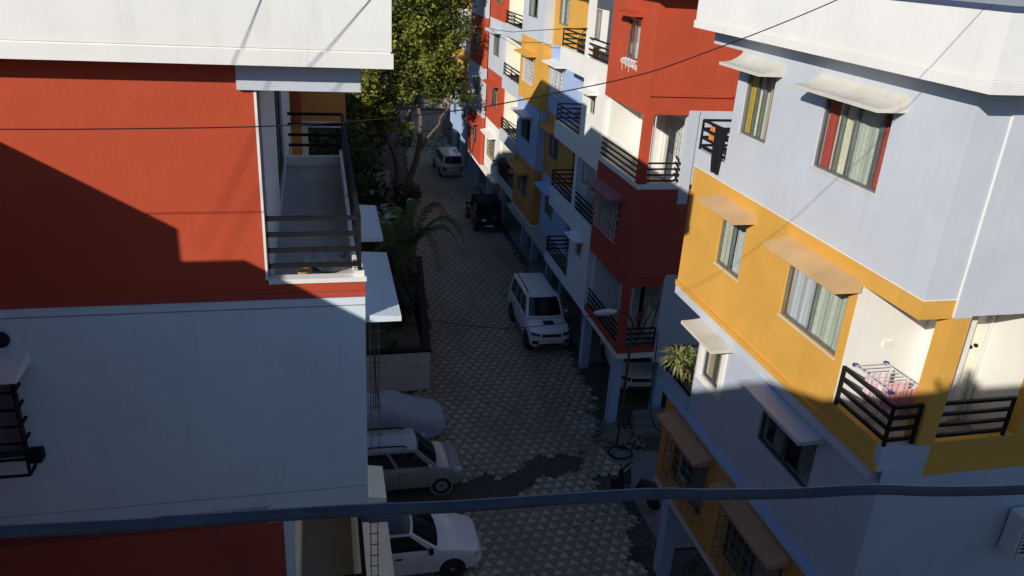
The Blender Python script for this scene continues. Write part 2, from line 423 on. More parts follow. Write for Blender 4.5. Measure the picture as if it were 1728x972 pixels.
def paver_mesh(name, items, geo):
    gv, gf = geo; gv = np.array(gv); n = len(items); nv = len(gv)
    P = np.array([(p[0], p[1], 0) for p in items]); P[:, 2] = rng.uniform(-.004, .004, n)
    a = rng.uniform(-.03, .03, n); c, s_ = np.cos(a)[:, None], np.sin(a)[:, None]
    V = np.empty((n, nv, 3)); V[:, :, 0] = c*gv[:, 0]-s_*gv[:, 1]+P[:, 0:1]; V[:, :, 1] = s_*gv[:, 0]+c*gv[:, 1]+P[:, 1:2]; V[:, :, 2] = gv[:, 2]+P[:, 2:3]
    tx = rng.uniform(-.012, .012, (n, 1)); ty = rng.uniform(-.012, .012, (n, 1)); V[:, :, 2] += tx*gv[:, 0]+ty*gv[:, 1]
    me = bpy.data.meshes.new(name); me.vertices.add(n*nv); me.vertices.foreach_set('co', V.ravel())
    ls = [len(f) for f in gf]; flat = np.array([i for f in gf for i in f]); nl = len(flat)
    me.loops.add(n*nl); me.loops.foreach_set('vertex_index', (flat[None, :]+np.arange(n)[:, None]*nv).ravel())
    me.polygons.add(n*len(ls)); st = np.concatenate([[0], np.cumsum(ls)[:-1]])
    me.polygons.foreach_set('loop_start', (st[None, :]+np.arange(n)[:, None]*nl).ravel().astype(np.int32))
    me.polygons.foreach_set('material_index', np.repeat([0 if p[2] else 1 for p in items], len(ls)).astype(np.int32))
    me.materials.append(M_pl); me.materials.append(M_pd); me.update(calc_edges=True)
    at = me.attributes.new('tint', 'FLOAT', 'POINT'); at.data.foreach_set('value', np.repeat(rng.uniform(.15, .85, n), nv))
    o = bpy.data.objects.new(name, me); C.objects.link(o); o.parent = street; o['kind'] = 'stuff'; return o
paver_mesh('pavers', nearp, (PV, PF))
fv = [(x*.95, y*.95, 0) for x, y in loop]+[(x*.95, y*.95, -.03) for x, y in loop]
paver_mesh('pavers', far, (fv, [tuple(range(NL))]+[(i, i+NL, (i+1) % NL+NL, (i+1) % NL) for i in range(NL)]))
# concrete pads and drain edge along the right-hand row
MB().add([(8.75,15.9,-.02),(11.6,15.7,-.02),(11.6,20.2,-.02),(8.95,20.6,-.02),(8.7,18.2,-.02)], [(0,1,2,3,4)]).build('pavement', M_conc, kind='structure')
mb = MB()
for y0, y1, x0, x1 in ((26.5,30.6,9.95,13.2),(30.66,36.9,10.05,13.6),(37.0,44.6,10.3,14),(44.7,52.5,10.4,14)): mb.box(x0, x1, y0, y1, -.05, .05)
mb.build('plinth_paving', M_conc, kind='structure')
mb = MB(); mb.box(9.62, 9.9, 24.0, 31.0, -.05, -.012); mb.box(9.95, 10.25, 31.2, 42.0, -.05, -.012); mb.box(10.2, 10.5, 42.2, 56.0, -.05, -.012)
mb.build('drain_channel', M_soil, kind='structure')
# concrete apron slabs at the left side of the parked cars
MB().box(-13, 3.2, 9.5, 14.2, -.05, -.012).build('apron', M_conc, kind='structure')

# ------------------------------------------------------------------ near right building (pale blue and orange)
cu = lambda n, c: cloth('curtain_'+n, c)
c_red = cu('red', (.42,.07,.05)); c_yel = cu('yellow', (.62,.40,.03)); c_cream = cu('cream', (.66,.62,.46)); c_sage = cu('sage', (.52,.53,.45)); c_grey = cu('grey', (.40,.41,.42)); c_lace = cu('lace', (.55,.55,.58)); c_dim = cu('dim', (.20,.21,.25)); c_tan = cu('tan', (.36,.30,.20))
def near_right():
    b = thing('apartment_building', 'pale blue apartment building with orange bands and curtained windows, nearest on the right', 'building', (11.5, 12, 0))
    X = Pl('x', 7.95); Y = Pl('y', 8.45); X2 = Pl('x', 8.05); X1 = Pl('x', 7.98)
    # top floor
    X.wall(b, M_blue, 8.45, 14.5, 10.74, 13.6, [(13.15,14.17,11.82,13.02),(9.92,11.6,11.82,13.02)])
    X.window(b, 9.92, 11.6, 11.82, 13.02, (.14,.5,.7), [(.02,.15,c_red),(.17,.50,c_sage),(.51,.68,c_cream),(.69,.8,c_cream),(.8,.95,c_red)], sill=M_aged, fw=.04)
    X.window(b, 13.15, 14.17, 11.82, 13.02, (.38,.62), [(.03,.2,c_red),(.2,.4,c_sage),(.55,.74,c_cream),(.74,.95,c_yel)], sill=M_aged, fw=.04)
    X.chajja(b, M_aged, 9.68, 11.85, 13.29, 13.055, .47, True, .055); X.chajja(b, M_aged, 12.95, 14.48, 13.29, 13.055, .47, True, .055)
    Y.wall(b, M_blue, 8.15, 8.5, 10.74, 13.6); Y.wall(b, M_blue, 8.8, 16, 10.47, 13.6)
    bx(b, 'pilaster', M_blue, 8.5, 8.8, 8.42, 8.65, 10.462, 13.6)
    for x in (8.487, 8.802): bx(b, 'trim', M_white, x, x+.011, 8.434, 8.449, 10.48, 13.59)
    bx(b, 'floor_slab', M_white, 8.15, 16, 8.65, 15.6, 10.47, 10.70)
    bx(b, 'wall', M_blue, 9.0, 9.2, 14.5, 15.8, 10.74, 13.6)                       # back of the top balcony
    bx(b, 'wall', M_white, 8.15, 9.0, 14.3, 14.5, 10.74, 13.6)
    bx(b, 'balcony_upstand', M_blue, 7.95, 8.05, 14.5, 15.8, 10.74, 11.12); bx(b, 'balcony_upstand', M_blue, 8.05, 9.2, 15.7, 15.8, 10.74, 11.12)
    railing(b, [((7.99,14.52),(7.99,15.75)),((7.99,15.75),(8.95,15.75))], [(7.99,15.75)], 11.2, 11.74)
    bx(b, 'roof_beam', M_blue, 7.95, 8.2, 14.5, 15.75, 13.32, 13.6)
    # second band, orange
    X.wall(b, M_orange, 9.75, 15.8, 7.98, 10.74, [(13.24,14.25,9.08,10.2),(9.95,11.67,9.08,10.2)])
    X.window(b, 9.95, 11.67, 9.08, 10.2, (.5,), [(.03,.49,c_sage),(.51,.97,c_lace)], sill=M_aged)
    X.window(b, 13.24, 14.25, 9.08, 10.2, (.5,), [(.12,.48,c_lace),(.52,.97,c_sage)], sill=M_aged)
    bx(b, 'paint_line', M_white, 7.946, 7.9495, 8.45, 15.8, 10.732, 10.748); bx(b, 'paint_line', M_white, 7.95, 8.49, 8.446, 8.4495, 10.732, 10.748)
    bx(b, 'reveal', M_white, 7.956, 8.15, 9.743, 9.7495, 8.0, 10.45)
    X.chajja(b, M_dusty, 9.7, 11.86, 10.5, 10.32, .46); X.chajja(b, M_dusty, 12.98, 14.5, 10.5, 10.32, .46)
    bx(b, 'beam', M_orange, 7.95, 8.15, 8.45, 9.75, 10.45, 10.735); bx(b, 'beam', M_orange, 8.15, 8.5, 8.45, 8.65, 10.45, 10.735)
    bx(b, 'column', M_orange, 8.5, 8.8, 8.42, 8.7, 8.36, 10.46)
    bx(b, 'balcony_upstand', M_orange, 7.95, 8.07, 8.57, 9.75, 7.985, 8.36); bx(b, 'balcony_upstand', M_blue_shade, 7.95, 8.8, 8.45, 8.57, 7.935, 8.365)
    bx(b, 'balcony_upstand', M_orange, 8.8, 10.33, 8.45, 8.57, 7.77, 8.37); bx(b, 'wall', M_orange, 10.33, 16, 8.45, 8.65, 7.77, 10.47)
    bx(b, 'balcony_floor', M_tile, 8.07, 10.33, 8.57, 9.75, 7.9, 8.0)
    bx(b, 'wall', M_white, 8.15, 9.35, 9.75, 9.9, 7.98, 10.46); bx(b, 'wall', M_white, 9.35, 9.47, 8.95, 9.9, 8.0, 10.46)
    bx(b, 'wall', M_cream, 9.47, 10.33, 9.5, 9.65, 8.0, 10.46); bx(b, 'wall', M_white, 10.33, 10.45, 8.65, 9.65, 7.9, 10.46)
    MB().tube([(10.27,9.44,8.05),(10.27,9.44,10.45)], .03).build('drain_pipe', M_wmetal, b, True)
    bx(b, 'switch_box', M_cream, 8.62, 8.78, 9.72, 9.749, 9.35, 9.44)
    railing(b, [((7.985,9.72),(7.985,8.485)),((7.985,8.485),(8.48,8.485))], [(7.985,9.70),(7.985,8.485),(8.46,8.485)], 8.47, 9.03, w=.05)
    railing(b, [((8.82,8.485),(10.12,8.485))], [(10.10,8.485)], 8.47, 9.03, w=.05)
    for dx in (0, .1): MB().lathe([(.018,0),(.03,.02),(.03,.05),(.012,.07)], Matrix.Translation((10.0+dx, 9.47, 9.42+dx*.2)) @ Matrix.Rotation(PI/2, 4, 'X'), 10).build('tap', M_black, b, True)
    X.box(m := MB(), 8.45, 15.8, -.05, 0, 7.94, 8.05); m.build('ledge', M_orange, b)
    bx(b, 'slab_edge', M_blue, 7.95, 8.25, 8.57, 15.85, 7.70, 7.937)
    # blue floor below
    X2.wall(b, M_blue_shade, 8.45, 14.5, 5.3, 7.70, [(13.38,14.2,6.43,7.5),(9.97,11.7,6.38,7.45)])
    X2.window(b, 13.38, 14.2, 6.43, 7.5, (.42,), [(.05,.4,c_tan),(.45,.96,c_tan)], frame=M_aluD)
    X2.window(b, 9.97, 11.7, 6.38, 7.45, (.5,), [(.08,.3,c_dim),(.6,.8,c_dim)], frame=M_aluD, sill=M_blue)
    X2.box(m := MB(), 13.24, 13.38, -.05, 0, 6.3, 7.6); X2.box(m, 14.2, 14.34, -.05, 0, 6.3, 7.6); X2.box(m, 13.38, 14.2, -.05, 0, 6.3, 6.43); m.build('window_surround', M_white, b)
    X2.chajja(b, M_aged, 13.0, 14.45, 7.72, 7.58, .55, True); X2.chajja(b, M_blue_shade, 9.74, 11.85, 7.70, 7.57, .55, True)
    bx(b, 'wall', M_blue2, 9.2, 9.4, 14.5, 15.85, 5.3, 7.7); bx(b, 'wall', M_white, 8.25, 9.2, 14.3, 14.5, 5.3, 7.7)
    bx(b, 'balcony_floor', M_tile, 8.1, 9.2, 14.5, 15.85, 5.2, 5.31)
    bx(b, 'balcony_upstand', M_blue2, 7.97, 8.1, 14.5, 15.9, 5.3, 5.62); bx(b, 'balcony_upstand', M_blue2, 8.1, 9.2, 15.8, 15.9, 5.3, 5.62)
    railing(b, [((8.02,14.5),(8.02,15.8)),((8.02,15.8),(9.1,15.8))], [(8.02,15.8)], 5.72, 6.28)
    Y.wall(b, M_blue_shade, 8.8, 16, 2.7, 7.765); Y.wall(b, M_blue_shade, 8.25, 8.8, 2.7, 7.93)
    bx(b, 'pilaster', M_blue_shade, 8.05, 8.45, 8.42, 8.449, 5.32, 7.93)
    # lowest floor, orange
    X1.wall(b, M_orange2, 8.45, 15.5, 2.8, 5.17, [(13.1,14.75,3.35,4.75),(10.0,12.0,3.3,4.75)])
    X1.window(b, 13.1, 14.75, 3.35, 4.75, (.5,), [(.1,.4,c_dim)], frame=M_aluD); X1.window(b, 10.0, 12.0, 3.3, 4.75, (.5,), [(.1,.5,c_tan)], frame=M_aluD)
    X1.grille(b, 13.05, 14.8, 3.28, 4.78, .2, 6, 6, M_alu, .009); X1.grille(b, 9.95, 12.05, 3.22, 4.78, .2, 8, 6, M_alu, .009)
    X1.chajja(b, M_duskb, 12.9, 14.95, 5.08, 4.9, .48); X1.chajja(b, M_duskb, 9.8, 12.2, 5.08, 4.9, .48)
    X1.box(m := MB(), 8.45, 15.9, -.07, .12, 5.17, 5.295); m.build('ledge', M_blue2, b)
    bx(b, 'slab_edge', M_blue, 7.98, 8.3, 8.45, 15.52, 2.62, 2.797); bx(b, 'floor_slab', M_grey, 8.3, 15.8, 8.66, 15.5, 2.62, 2.78)
    for y in (15.1, 11.9, 8.75): bx(b, 'column', M_blue2, 8.2, 8.55, y-.17, y+.17, -.05, 2.62)
    for y in (15.1, 11.9, 8.75): bx(b, 'column', M_blue2, 12.2, 12.55, y-.17, y+.17, -.05, 2.62)
    bx(b, 'back_wall', M_grey, 14.5, 14.7, 8.5, 15.5, -.05, 2.62)
    # inside masses so that nothing shines through
    bx(b, 'core', M_dark, 8.6, 15.8, 8.9, 14.3, 2.82, 7.65); bx(b, 'core', M_dark, 9.5, 15.8, 9.95, 15.6, 7.98, 10.45); bx(b, 'core', M_dark, 8.45, 9.5, 9.95, 15.6, 7.98, 10.45)
    bx(b, 'core', M_dark, 8.45, 15.8, 8.75, 14.3, 10.75, 13.55); bx(b, 'core', M_dark, 9.3, 15.8, 14.3, 15.6, 10.75, 13.55)
    bx(b, 'end_wall', M_blue, 9.2, 16, 15.6, 15.8, 7.98, 13.6); bx(b, 'end_wall', M_blue, 9.4, 16, 15.3, 15.5, 2.8, 7.7); bx(b, 'back_wall', M_blue, 15.85, 16, 8.65, 15.6, 2.8, 13.6)
    # parapet
    bx(b, 'roof_slab', M_white, 7.62, 16, 7.98, 15.98, 13.605, 13.73)
    bx(b, 'parapet_base', M_white, 7.575, 7.75, 7.935, 16.02, 13.6, 13.745); bx(b, 'parapet_base', M_white, 7.75, 16, 7.935, 8.11, 13.6, 13.745)
    bx(b, 'parapet', M_white, 7.6, 7.75, 7.96, 16.0, 13.76, 14.5); bx(b, 'parapet', M_white, 7.75, 16, 7.96, 8.11, 13.76, 14.5); bx(b, 'parapet', M_white, 7.75, 16, 15.85, 16.0, 13.6, 14.5)
    bx(b, 'parapet', M_white, 7.61, 7.74, 7.97, 15.99, 13.745, 13.76); bx(b, 'parapet', M_white, 7.74, 16, 7.97, 8.10, 13.745, 13.76)
    for x0, x1 in ((7.6,7.68),(7.7,7.86)): bx(b, 'coping', M_navy, x0, x1, 7.96, 15.99, 14.502, 14.53+(x1-7.68)*.2)
    for y0, y1 in ((7.96,8.04),(8.06,8.22)): bx(b, 'coping', M_navy, 7.88, 16, y0, y1, 14.502, 14.53+(y1-8.04)*.2)
    bx(b, 'roof', M_greyl, 7.9, 16, 8.24, 15.84, 14.3, 14.52)
    return b
near_right()
# ------------------------------------------------------------------ red / white / orange building, second on the right
def second_right():
    b = thing('apartment_building', 'apartment building with red corner block, white balconies and blue and orange bay', 'building', (11, 30, 0))
    F = Pl('x', 9.3); E = Pl('y', 22.0)
    c_w = cu('white', (.5,.5,.5))
    # --- red corner block, top floor
    F.wall(b, M_red, 22.0, 25.7, 10.80, 13.95, [(23.2,24.2,12.02,13.2)])
    F.window(b, 23.2, 24.2, 12.02, 13.2, (.5,), [(.1,.45,c_w)], frame=M_alu, sill=M_white); F.chajja(b, M_red, 23.05, 24.5, 13.42, 13.28, .42)
    E.wall(b, M_red, 9.5, 13.2, 10.80, 13.95)
    E.box(m := MB(), 9.32, 11.95, -.06, 0, 11.2, 11.27); m.build('ledge', M_red, b)
    mp = MB(); random.seed(3)
    for k in range(16): 
        y = 24.5-k*.085; h = .10+.07*random.random(); z = 12.0-.1*random.random(); mp.box(9.296, 9.3015, y-.06, y+.06, z-h, z)
    for k in range(5): y = 24.4-k*.3; mp.box(9.2965, 9.3012, y-.012, y+.012, 11.5+.25*random.random(), 11.85)
    mp.build('plaster_patch', M_white, b)
    # --- open corner balcony below it
    for (x0,x1,y0,y1,z0,z1) in ((9.3,9.56,22.0,22.24,8.56,10.8),): bx(b, 'column', M_red, x0, x1, y0, y1, z0, z1)
    MB().tube([(9.66,22.1,8.3),(9.66,22.1,10.8)], .035).build('drain_pipe', M_wmetal, b, True)
    bx(b, 'beam', M_red, 9.3, 9.5, 22.24, 25.7, 10.62, 10.80); bx(b, 'beam', M_red, 9.56, 10.65, 22.0, 22.2, 10.66, 10.8)
    bx(b, 'floor_slab', M_white, 9.5, 13.2, 22.2, 25.7, 10.62, 10.79)
    bx(b, 'balcony_floor', M_tile, 9.42, 13.2, 22.12, 25.7, 8.1, 8.25)
    bx(b, 'balcony_upstand', M_white, 9.3, 9.42, 22.0, 25.7, 8.40, 8.56); bx(b, 'balcony_upstand', M_white, 9.42, 10.65, 22.0, 22.12, 8.40, 8.56)
    bx(b, 'wall', M_white, 10.9, 11.1, 22.2, 24.0, 8.25, 10.62); bx(b, 'wall', M_white, 10.55, 10.75, 24.0, 25.7, 8.25, 10.62); bx(b, 'wall', M_white, 10.75, 11.1, 23.9, 24.05, 8.25, 10.62)
    bx(b, 'wall', M_white, 9.5, 10.55, 25.5, 25.7, 8.25, 10.62)
    for z0 in (8.25, 2.9):
        P = Pl('x', 10.9); P.grille(b, 22.7, 23.5, z0+.95, z0+2.1, .03, 5, 5, M_wmetal, .011, False, True)
        bx(b, 'window', M_dark, 10.885, 10.899, 22.7, 23.5, z0+.95, z0+2.1)
        bx(b, 'door', M_greyl, 10.87, 10.898, 23.62, 23.95, z0+.02, z0+2.0)
    railing(b, [((9.36,25.65),(9.36,22.26)),((9.36,22.05),(10.6,22.05)),((10.6,22.05),(10.85,22.9))], [(9.36,22.05)], 8.66, 9.2)
    bx(b, 'wall', M_blue, 10.65, 13.2, 22.0, 22.2, 8.55, 10.8); bx(b, 'pilaster', M_blue, 10.65, 10.98, 21.97, 22.0, 7.93, 10.79)
    # --- lower red floor
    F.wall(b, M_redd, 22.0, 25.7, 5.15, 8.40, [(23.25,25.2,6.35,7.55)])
    F.window(b, 23.25, 25.2, 6.35, 7.55, (.5,), [], frame=M_aluD); F.grille(b, 23.2, 25.25, 6.25, 7.6, .10, 6, 5, M_wmetal, .010, True, True)
    F.chajja(b, M_mauve, 23.0, 25.35, 7.86, 7.70, .5)
    E.wall(b, M_redd, 9.5, 13.2, 5.56, 8.40); bx(b, 'beam', M_redd, 9.5, 10.6, 22.0, 22.2, 5.17, 5.56)
    E.box(m := MB(), 9.5, 10.62, -.05, 0, 5.5, 5.57); m.build('ledge', M_redd, b)
    E.box(m := MB(), 9.32, 10.66, -.03, 0, 8.05, 8.11); m.build('ledge', M_redd, b)
    bx(b, 'floor_slab', M_white, 9.5, 13.2, 22.2, 25.7, 5.17, 5.5)
    # --- lowest corner balcony
    bx(b, 'column', M_redd, 9.3, 9.54, 22.0, 22.24, 3.0, 5.15)
    bx(b, 'balcony_floor', M_tile, 9.42, 13.2, 22.12, 25.7, 2.62, 2.8)
    bx(b, 'balcony_upstand', M_redd, 9.3, 9.42, 22.0, 25.6, 2.79, 3.0); bx(b, 'balcony_upstand', M_redd, 9.42, 10.6, 22.0, 22.12, 2.79, 3.0)
    bx(b, 'slab_edge', M_white, 9.28, 9.42, 21.98, 25.7, 2.60, 2.785); bx(b, 'slab_edge', M_white, 9.42, 10.6, 21.98, 22.12, 2.60, 2.785)
    bx(b, 'wall', M_white, 10.9, 11.1, 22.2, 24.0, 2.8, 5.17); bx(b, 'wall', M_white_shade, 10.5, 10.75, 24.0, 25.7, 2.8, 5.17)
    bx(b, 'wall', M_white_shade, 9.5, 10.5, 25.5, 25.7, 2.8, 5.17)
    railing(b, [((9.36,25.5),(9.36,22.24)),((9.36,22.05),(10.55,22.05))], [(9.36,22.05),(10.55,22.05)], 3.1, 3.66)
    bx(b, 'wall', M_blue, 10.6, 13.2, 22.0, 22.2, 2.4, 5.56)
    for (x, y) in ((9.47,22.32),(9.75,26.3),(11.2,22.6),(12.6,22.6),(11.2,26.3)): bx(b, 'column', M_blue2, x-.16, x+.16, y-.16, y+.16, -.05, 2.60)
    # --- white balcony stack
    lv = [(2.60,3.0,5.13,False),(5.13,5.92,7.98,True),(7.98,8.65,10.80,False),(10.80,11.54,13.95,True)]
    for i, (zb, zu, zt, wide) in enumerate(lv):
        y0 = 25.7 if wide else 28.05; mt = M_white if i > 1 else M_white_shade  # the lower, shaded levels take the white tinted for shade
        bx(b, 'balcony_upstand', mt, 9.3, 9.42, y0, 31.3, zb, zu); bx(b, 'balcony_upstand', mt, 9.42, 10.5, 31.18, 31.3, zb, zu-.12)
        bx(b, 'balcony_floor', M_tile, 9.42, 12.6, 25.7, 31.18, zb+.002, zb+.28)
        bx(b, 'back_wall', mt if i < 3 else M_white, 10.5, 10.65, 25.7, 31.3, zb+.28, zt)
        if wide:
            bx(b, 'pillar', mt, 9.3, 9.5, 27.95, 28.25, zu, zt)
            bx(b, 'wall', mt, 9.5, 10.5, 25.7, 25.8, zu, zt)
        else:
            F.wall(b, mt, 25.7, 28.05, zb, zt, [(26.6,27.3,zb+1.72,zb+2.4)]); F.window(b, 26.6, 27.3, zb+1.72, zb+2.4, (), [], frame=M_wmetal)
            F.chajja(b, mt, 26.4, 27.6, zb+2.56, zb+2.47, .38); bx(b, 'wall', mt, 9.5, 10.5, 27.85, 28.05, zb+.28, zt)
        runs = [((9.36,31.25),(9.36,y0+.05 if not wide else 28.25)),((9.36,31.24),(10.45,31.24))]
        if wide: runs.append(((9.36,27.95),(9.36,25.75)))
        railing(b, runs, [(9.36,31.24)], zu+.1, zu+.66)
        bx(b, 'door', M_greyl if i < 2 else M_white, 10.47, 10.497, 29.2, 30.0, zb+.3, zb+2.3)
        Pl('x', 10.5).window(b, 30.2, 31.1, zb+1.1, zb+2.2, (.5,), [], frame=M_alu, d=-.02, back=False)
    for (x, y) in ((10.72,32.7),(10.72,29.3),(10.62,37.7),(10.62,39.9),(10.62,34.8)): bx(b, 'column', M_blue2, x-.15, x+.15, y-.15, y+.15, -.05, 2.65)
    # --- recessed window strip and bay
    Q = Pl('x', 10.2); B = Pl('x', 9.8); S_ = Pl('y', 35.7)
    seq = [(2.65,5.40,M_blue2,M_orange2),(5.40,8.22,M_orange2,M_blue2),(8.22,11.17,M_blue2,M_orange),(11.17,13.95,M_orange,M_blue)]
    for i, (z0, z1, mq, mb_) in enumerate(seq):
        a = z0+.92
        Q.wall(b, mq, 31.3, 35.7, z0, z1, [(33.5,35.0,a,a+1.1)]); Q.window(b, 33.5, 35.0, a, a+1.1, (.5,), [(.1,.45,c_w if i > 1 else c_dim),(.55,.9,c_sage if i > 1 else c_dim)], frame=M_alu)
        B.wall(b, mb_, 35.7, 39.8, z0, z1, [(37.0,38.9,a,a+1.1)]); B.window(b, 37.0, 38.9, a, a+1.1, (.5,), [(.05,.3,c_sage if i > 1 else c_dim),(.6,.95,c_sage if i > 1 else c_dim)], frame=M_alu)
        bx(b, 'wall', mb_, 10.0, 10.2, 35.7, 35.9, z0, z1)
        bx(b, 'end_wall', mb_, 10.0, 12.6, 39.6, 39.8, z0, z1)
        if i in (0, 1, 2):
            cq = (M_blue2, M_orange2, M_white)[i]; cb = (M_orange2, M_blue, M_orange)[i]
            Q.chajja(b, cq, 33.2, 35.35, a+1.42, a+1.28, .5); B.chajja(b, cb, 36.75, 39.2, a+1.42, a+1.28, .5)
        if i == 2: Q.grille(b, 33.45, 35.05, a-.05, a+1.15, .06, 7, 7, M_wmetal, .014); B.grille(b, 36.95, 38.95, a-.05, a+1.15, .06, 9, 7, M_wmetal, .014)
        if i: bx(b, 'ledge', mb_, 9.77, 10.2, 35.67, 35.699, z0-.03, z0+.05)
    bx(b, 'slab_edge', M_white_shade, 9.78, 10.2, 35.68, 39.82, 2.5, 2.645); bx(b, 'slab_edge', M_white_shade, 10.2, 12.6, 31.3, 35.7, 2.5, 2.645)
    bx(b, 'core', M_dark, 10.7, 14, 25.8, 39.6, 2.66, 13.9); bx(b, 'core', M_dark, 10.1, 10.7, 35.95, 39.55, 2.66, 13.9); bx(b, 'core', M_dark, 11.2, 14, 22.3, 25.8, 2.66, 13.9); bx(b, 'core', M_dark, 9.6, 11.2, 22.3, 25.6, 10.85, 13.9); bx(b, 'core', M_dark, 9.6, 11.2, 22.3, 25.6, 5.55, 8.05)
    bx(b, 'floor_slab', M_grey, 9.45, 14, 22.2, 39.6, 2.48, 2.59); bx(b, 'back_wall', M_grey, 13.6, 13.8, 22.2, 39.6, -.05, 2.48)
    for (x0,x1,y0,y1) in ((8.95,13.6,21.5,21.65),(8.95,9.1,21.65,31.5),(9.1,9.7,31.35,31.5),(9.55,9.7,31.5,40.0)): bx(b, 'parapet', M_white, x0, x1, y0, y1, 13.95, 14.9)
    bx(b, 'roof_slab', M_white, 9.1, 13.6, 21.65, 39.9, 13.955, 14.1)
    return b
second_right()
# ------------------------------------------------------------------ third and fourth buildings on the right
def third_right():
    b = thing('apartment_building', 'apartment building with blue-grey balconies and red and white window strips beyond the orange bay', 'building', (11, 46, 0))
    F = Pl('x', 9.8); A = Pl('x', 9.55)
    lv = [(2.65,3.1,5.10),(5.10,5.72,7.95),(7.95,8.65,10.72),(10.72,11.33,13.95)]
    for i, (zb, zu, zt) in enumerate(lv):
        bx(b, 'balcony_upstand', M_blue, 9.8, 9.92, 39.85, 43.75, zb, zu); bx(b, 'balcony_floor', M_tile, 9.92, 12.4, 39.85, 43.75, zb+.01, zb+.3)
        bx(b, 'back_wall', M_cream, 11.0, 11.2, 39.85, 43.75, zb+.3, zt); bx(b, 'wall', M_cream, 9.8+.2, 11.0, 43.6, 43.75, zu, zt)
        railing(b, [((9.86,39.9),(9.86,43.7))], [(9.86,41.8),(9.86,43.65)], zu+.1, zu+.62)
        bx(b, 'door', M_greyl, 10.97, 10.998, 41.0, 41.9, zb+.3, zb+2.3)
    for i, (z0, z1, mbb, ma) in enumerate([(2.68,5.58,M_white,M_red),(5.58,8.47,M_red,M_blue),(8.47,11.32,M_blue,M_red),(11.32,13.95,M_red,M_blue)]):
        a = z0+.9
        F.wall(b, mbb, 43.75, 47.7, z0, z1, [(44.8,46.6,a,a+1.15)]); F.window(b, 44.8, 46.6, a, a+1.15, (.5,), [(.1,.4,c_sage)], frame=M_alu)
        A.wall(b, ma, 47.7, 52.4, z0-.1, z1-.1, [(49.3,50.9,a-.1,a+1.0)]); A.window(b, 49.3, 50.9, a-.1, a+1.0, (.5,), [(.5,.9,c_cream)], frame=M_alu)
        F.chajja(b, mbb if i else M_white, 44.5, 47.0, a+1.45, a+1.3, .45); A.chajja(b, ma, 49.0, 51.2, a+1.35, a+1.2, .45)
        if i == 0: F.grille(b, 44.75, 46.65, a-.05, a+1.2, .06, 6, 6, M_tan, .016)
        bx(b, 'end_wall', ma, 9.75, 13, 52.2, 52.4, z0-.1, z1-.1)
    bx(b, 'slab_edge', M_white, 9.53, 10.0, 43.78, 52.42, 2.45, 2.575)
    bx(b, 'core', M_dark, 11.25, 14, 39.9, 52.1, 2.7, 13.9); bx(b, 'core', M_dark, 10.15, 11.25, 43.8, 52.1, 2.7, 13.9)
    bx(b, 'floor_slab', M_grey, 10, 14, 39.85, 52.2, 2.4, 2.56); bx(b, 'back_wall', M_grey, 13.6, 13.8, 39.9, 52.2, -.05, 2.4)
    for y in (44.0, 47.8, 52.1): bx(b, 'column', M_blue, 10.1, 10.4, y-.15, y+.15, -.05, 2.4)
    for (x0,x1,y0,y1) in ((9.4,9.55,39.95,52.6),): bx(b, 'parapet', M_white, x0, x1, y0, y1, 13.95, 14.9)
    bx(b, 'roof_slab', M_white, 9.55, 13.6, 39.95, 52.5, 13.955, 14.1)
M_tan = solid('tan_metal', (.20,.15,.085), .6)
third_right()
def far_right(y0, y1, x0, label, seq, loc):
    b = thing('apartment_building', label, 'building', loc); F = Pl('x', x0)
    for i, (z0, z1, m_) in enumerate(seq):
        a = z0+.95; ym = (y0+y1)/2; hs = []
        n = max(2, int((y1-y0)/3.2))
        for k in range(n):
            yc = y0+(k+.5)*(y1-y0)/n; hs.append((yc-.75, yc+.75, a, a+1.2))
        F.wall(b, m_, y0, y1, z0, z1, hs)
        for h in hs:
            F.window(b, *h, (.5,), [(.1,.4,c_sage)], frame=M_alu); F.chajja(b, m_ if i % 2 else M_white, h[0]-.3, h[1]+.3, a+1.5, a+1.35, .45)
        E = Pl('y', y0); E.wall(b, m_, x0+.2, x0+4.5, z0, z1)
        bx(b, 'balcony_upstand', m_, x0-.5, x0-.02, ym-1.2, ym-1.1, z0+.02, z0+.7) if False else None
    bx(b, 'core', M_dark, x0+.4, x0+4.4, y0+.25, y1-.1, 2.7, 13.8)
    bx(b, 'parapet', M_white, x0-.3, x0+4.5, y0-.3, y1+.2, 13.97, 14.9)
    for y in (y0+.3, (y0+y1)/2, y1-.3): bx(b, 'column', M_blue2, x0+.2, x0+.5, y-.15, y+.15, -.05, 2.6)
    bx(b, 'floor_slab', M_grey, x0+.2, x0+4.4, y0+.2, y1, 2.45, 2.6)
    return b
far_right(53.2, 61.0, 9.75, 'orange and pale blue apartment building past the tree on the right side of the street',
   [(2.62,5.7,M_blue2),(5.7,8.53,M_orange),(8.53,11.2,M_blue),(11.2,13.95,M_orange)], (12, 57, 0))
far_right(64, 74, 13.2, 'pale apartment building with red storey behind the far trees on the right',
   [(2.62,5.7,M_white),(5.7,8.53,M_red),(8.53,11.2,M_white),(11.2,13.95,M_orange)], (15, 69, 0))

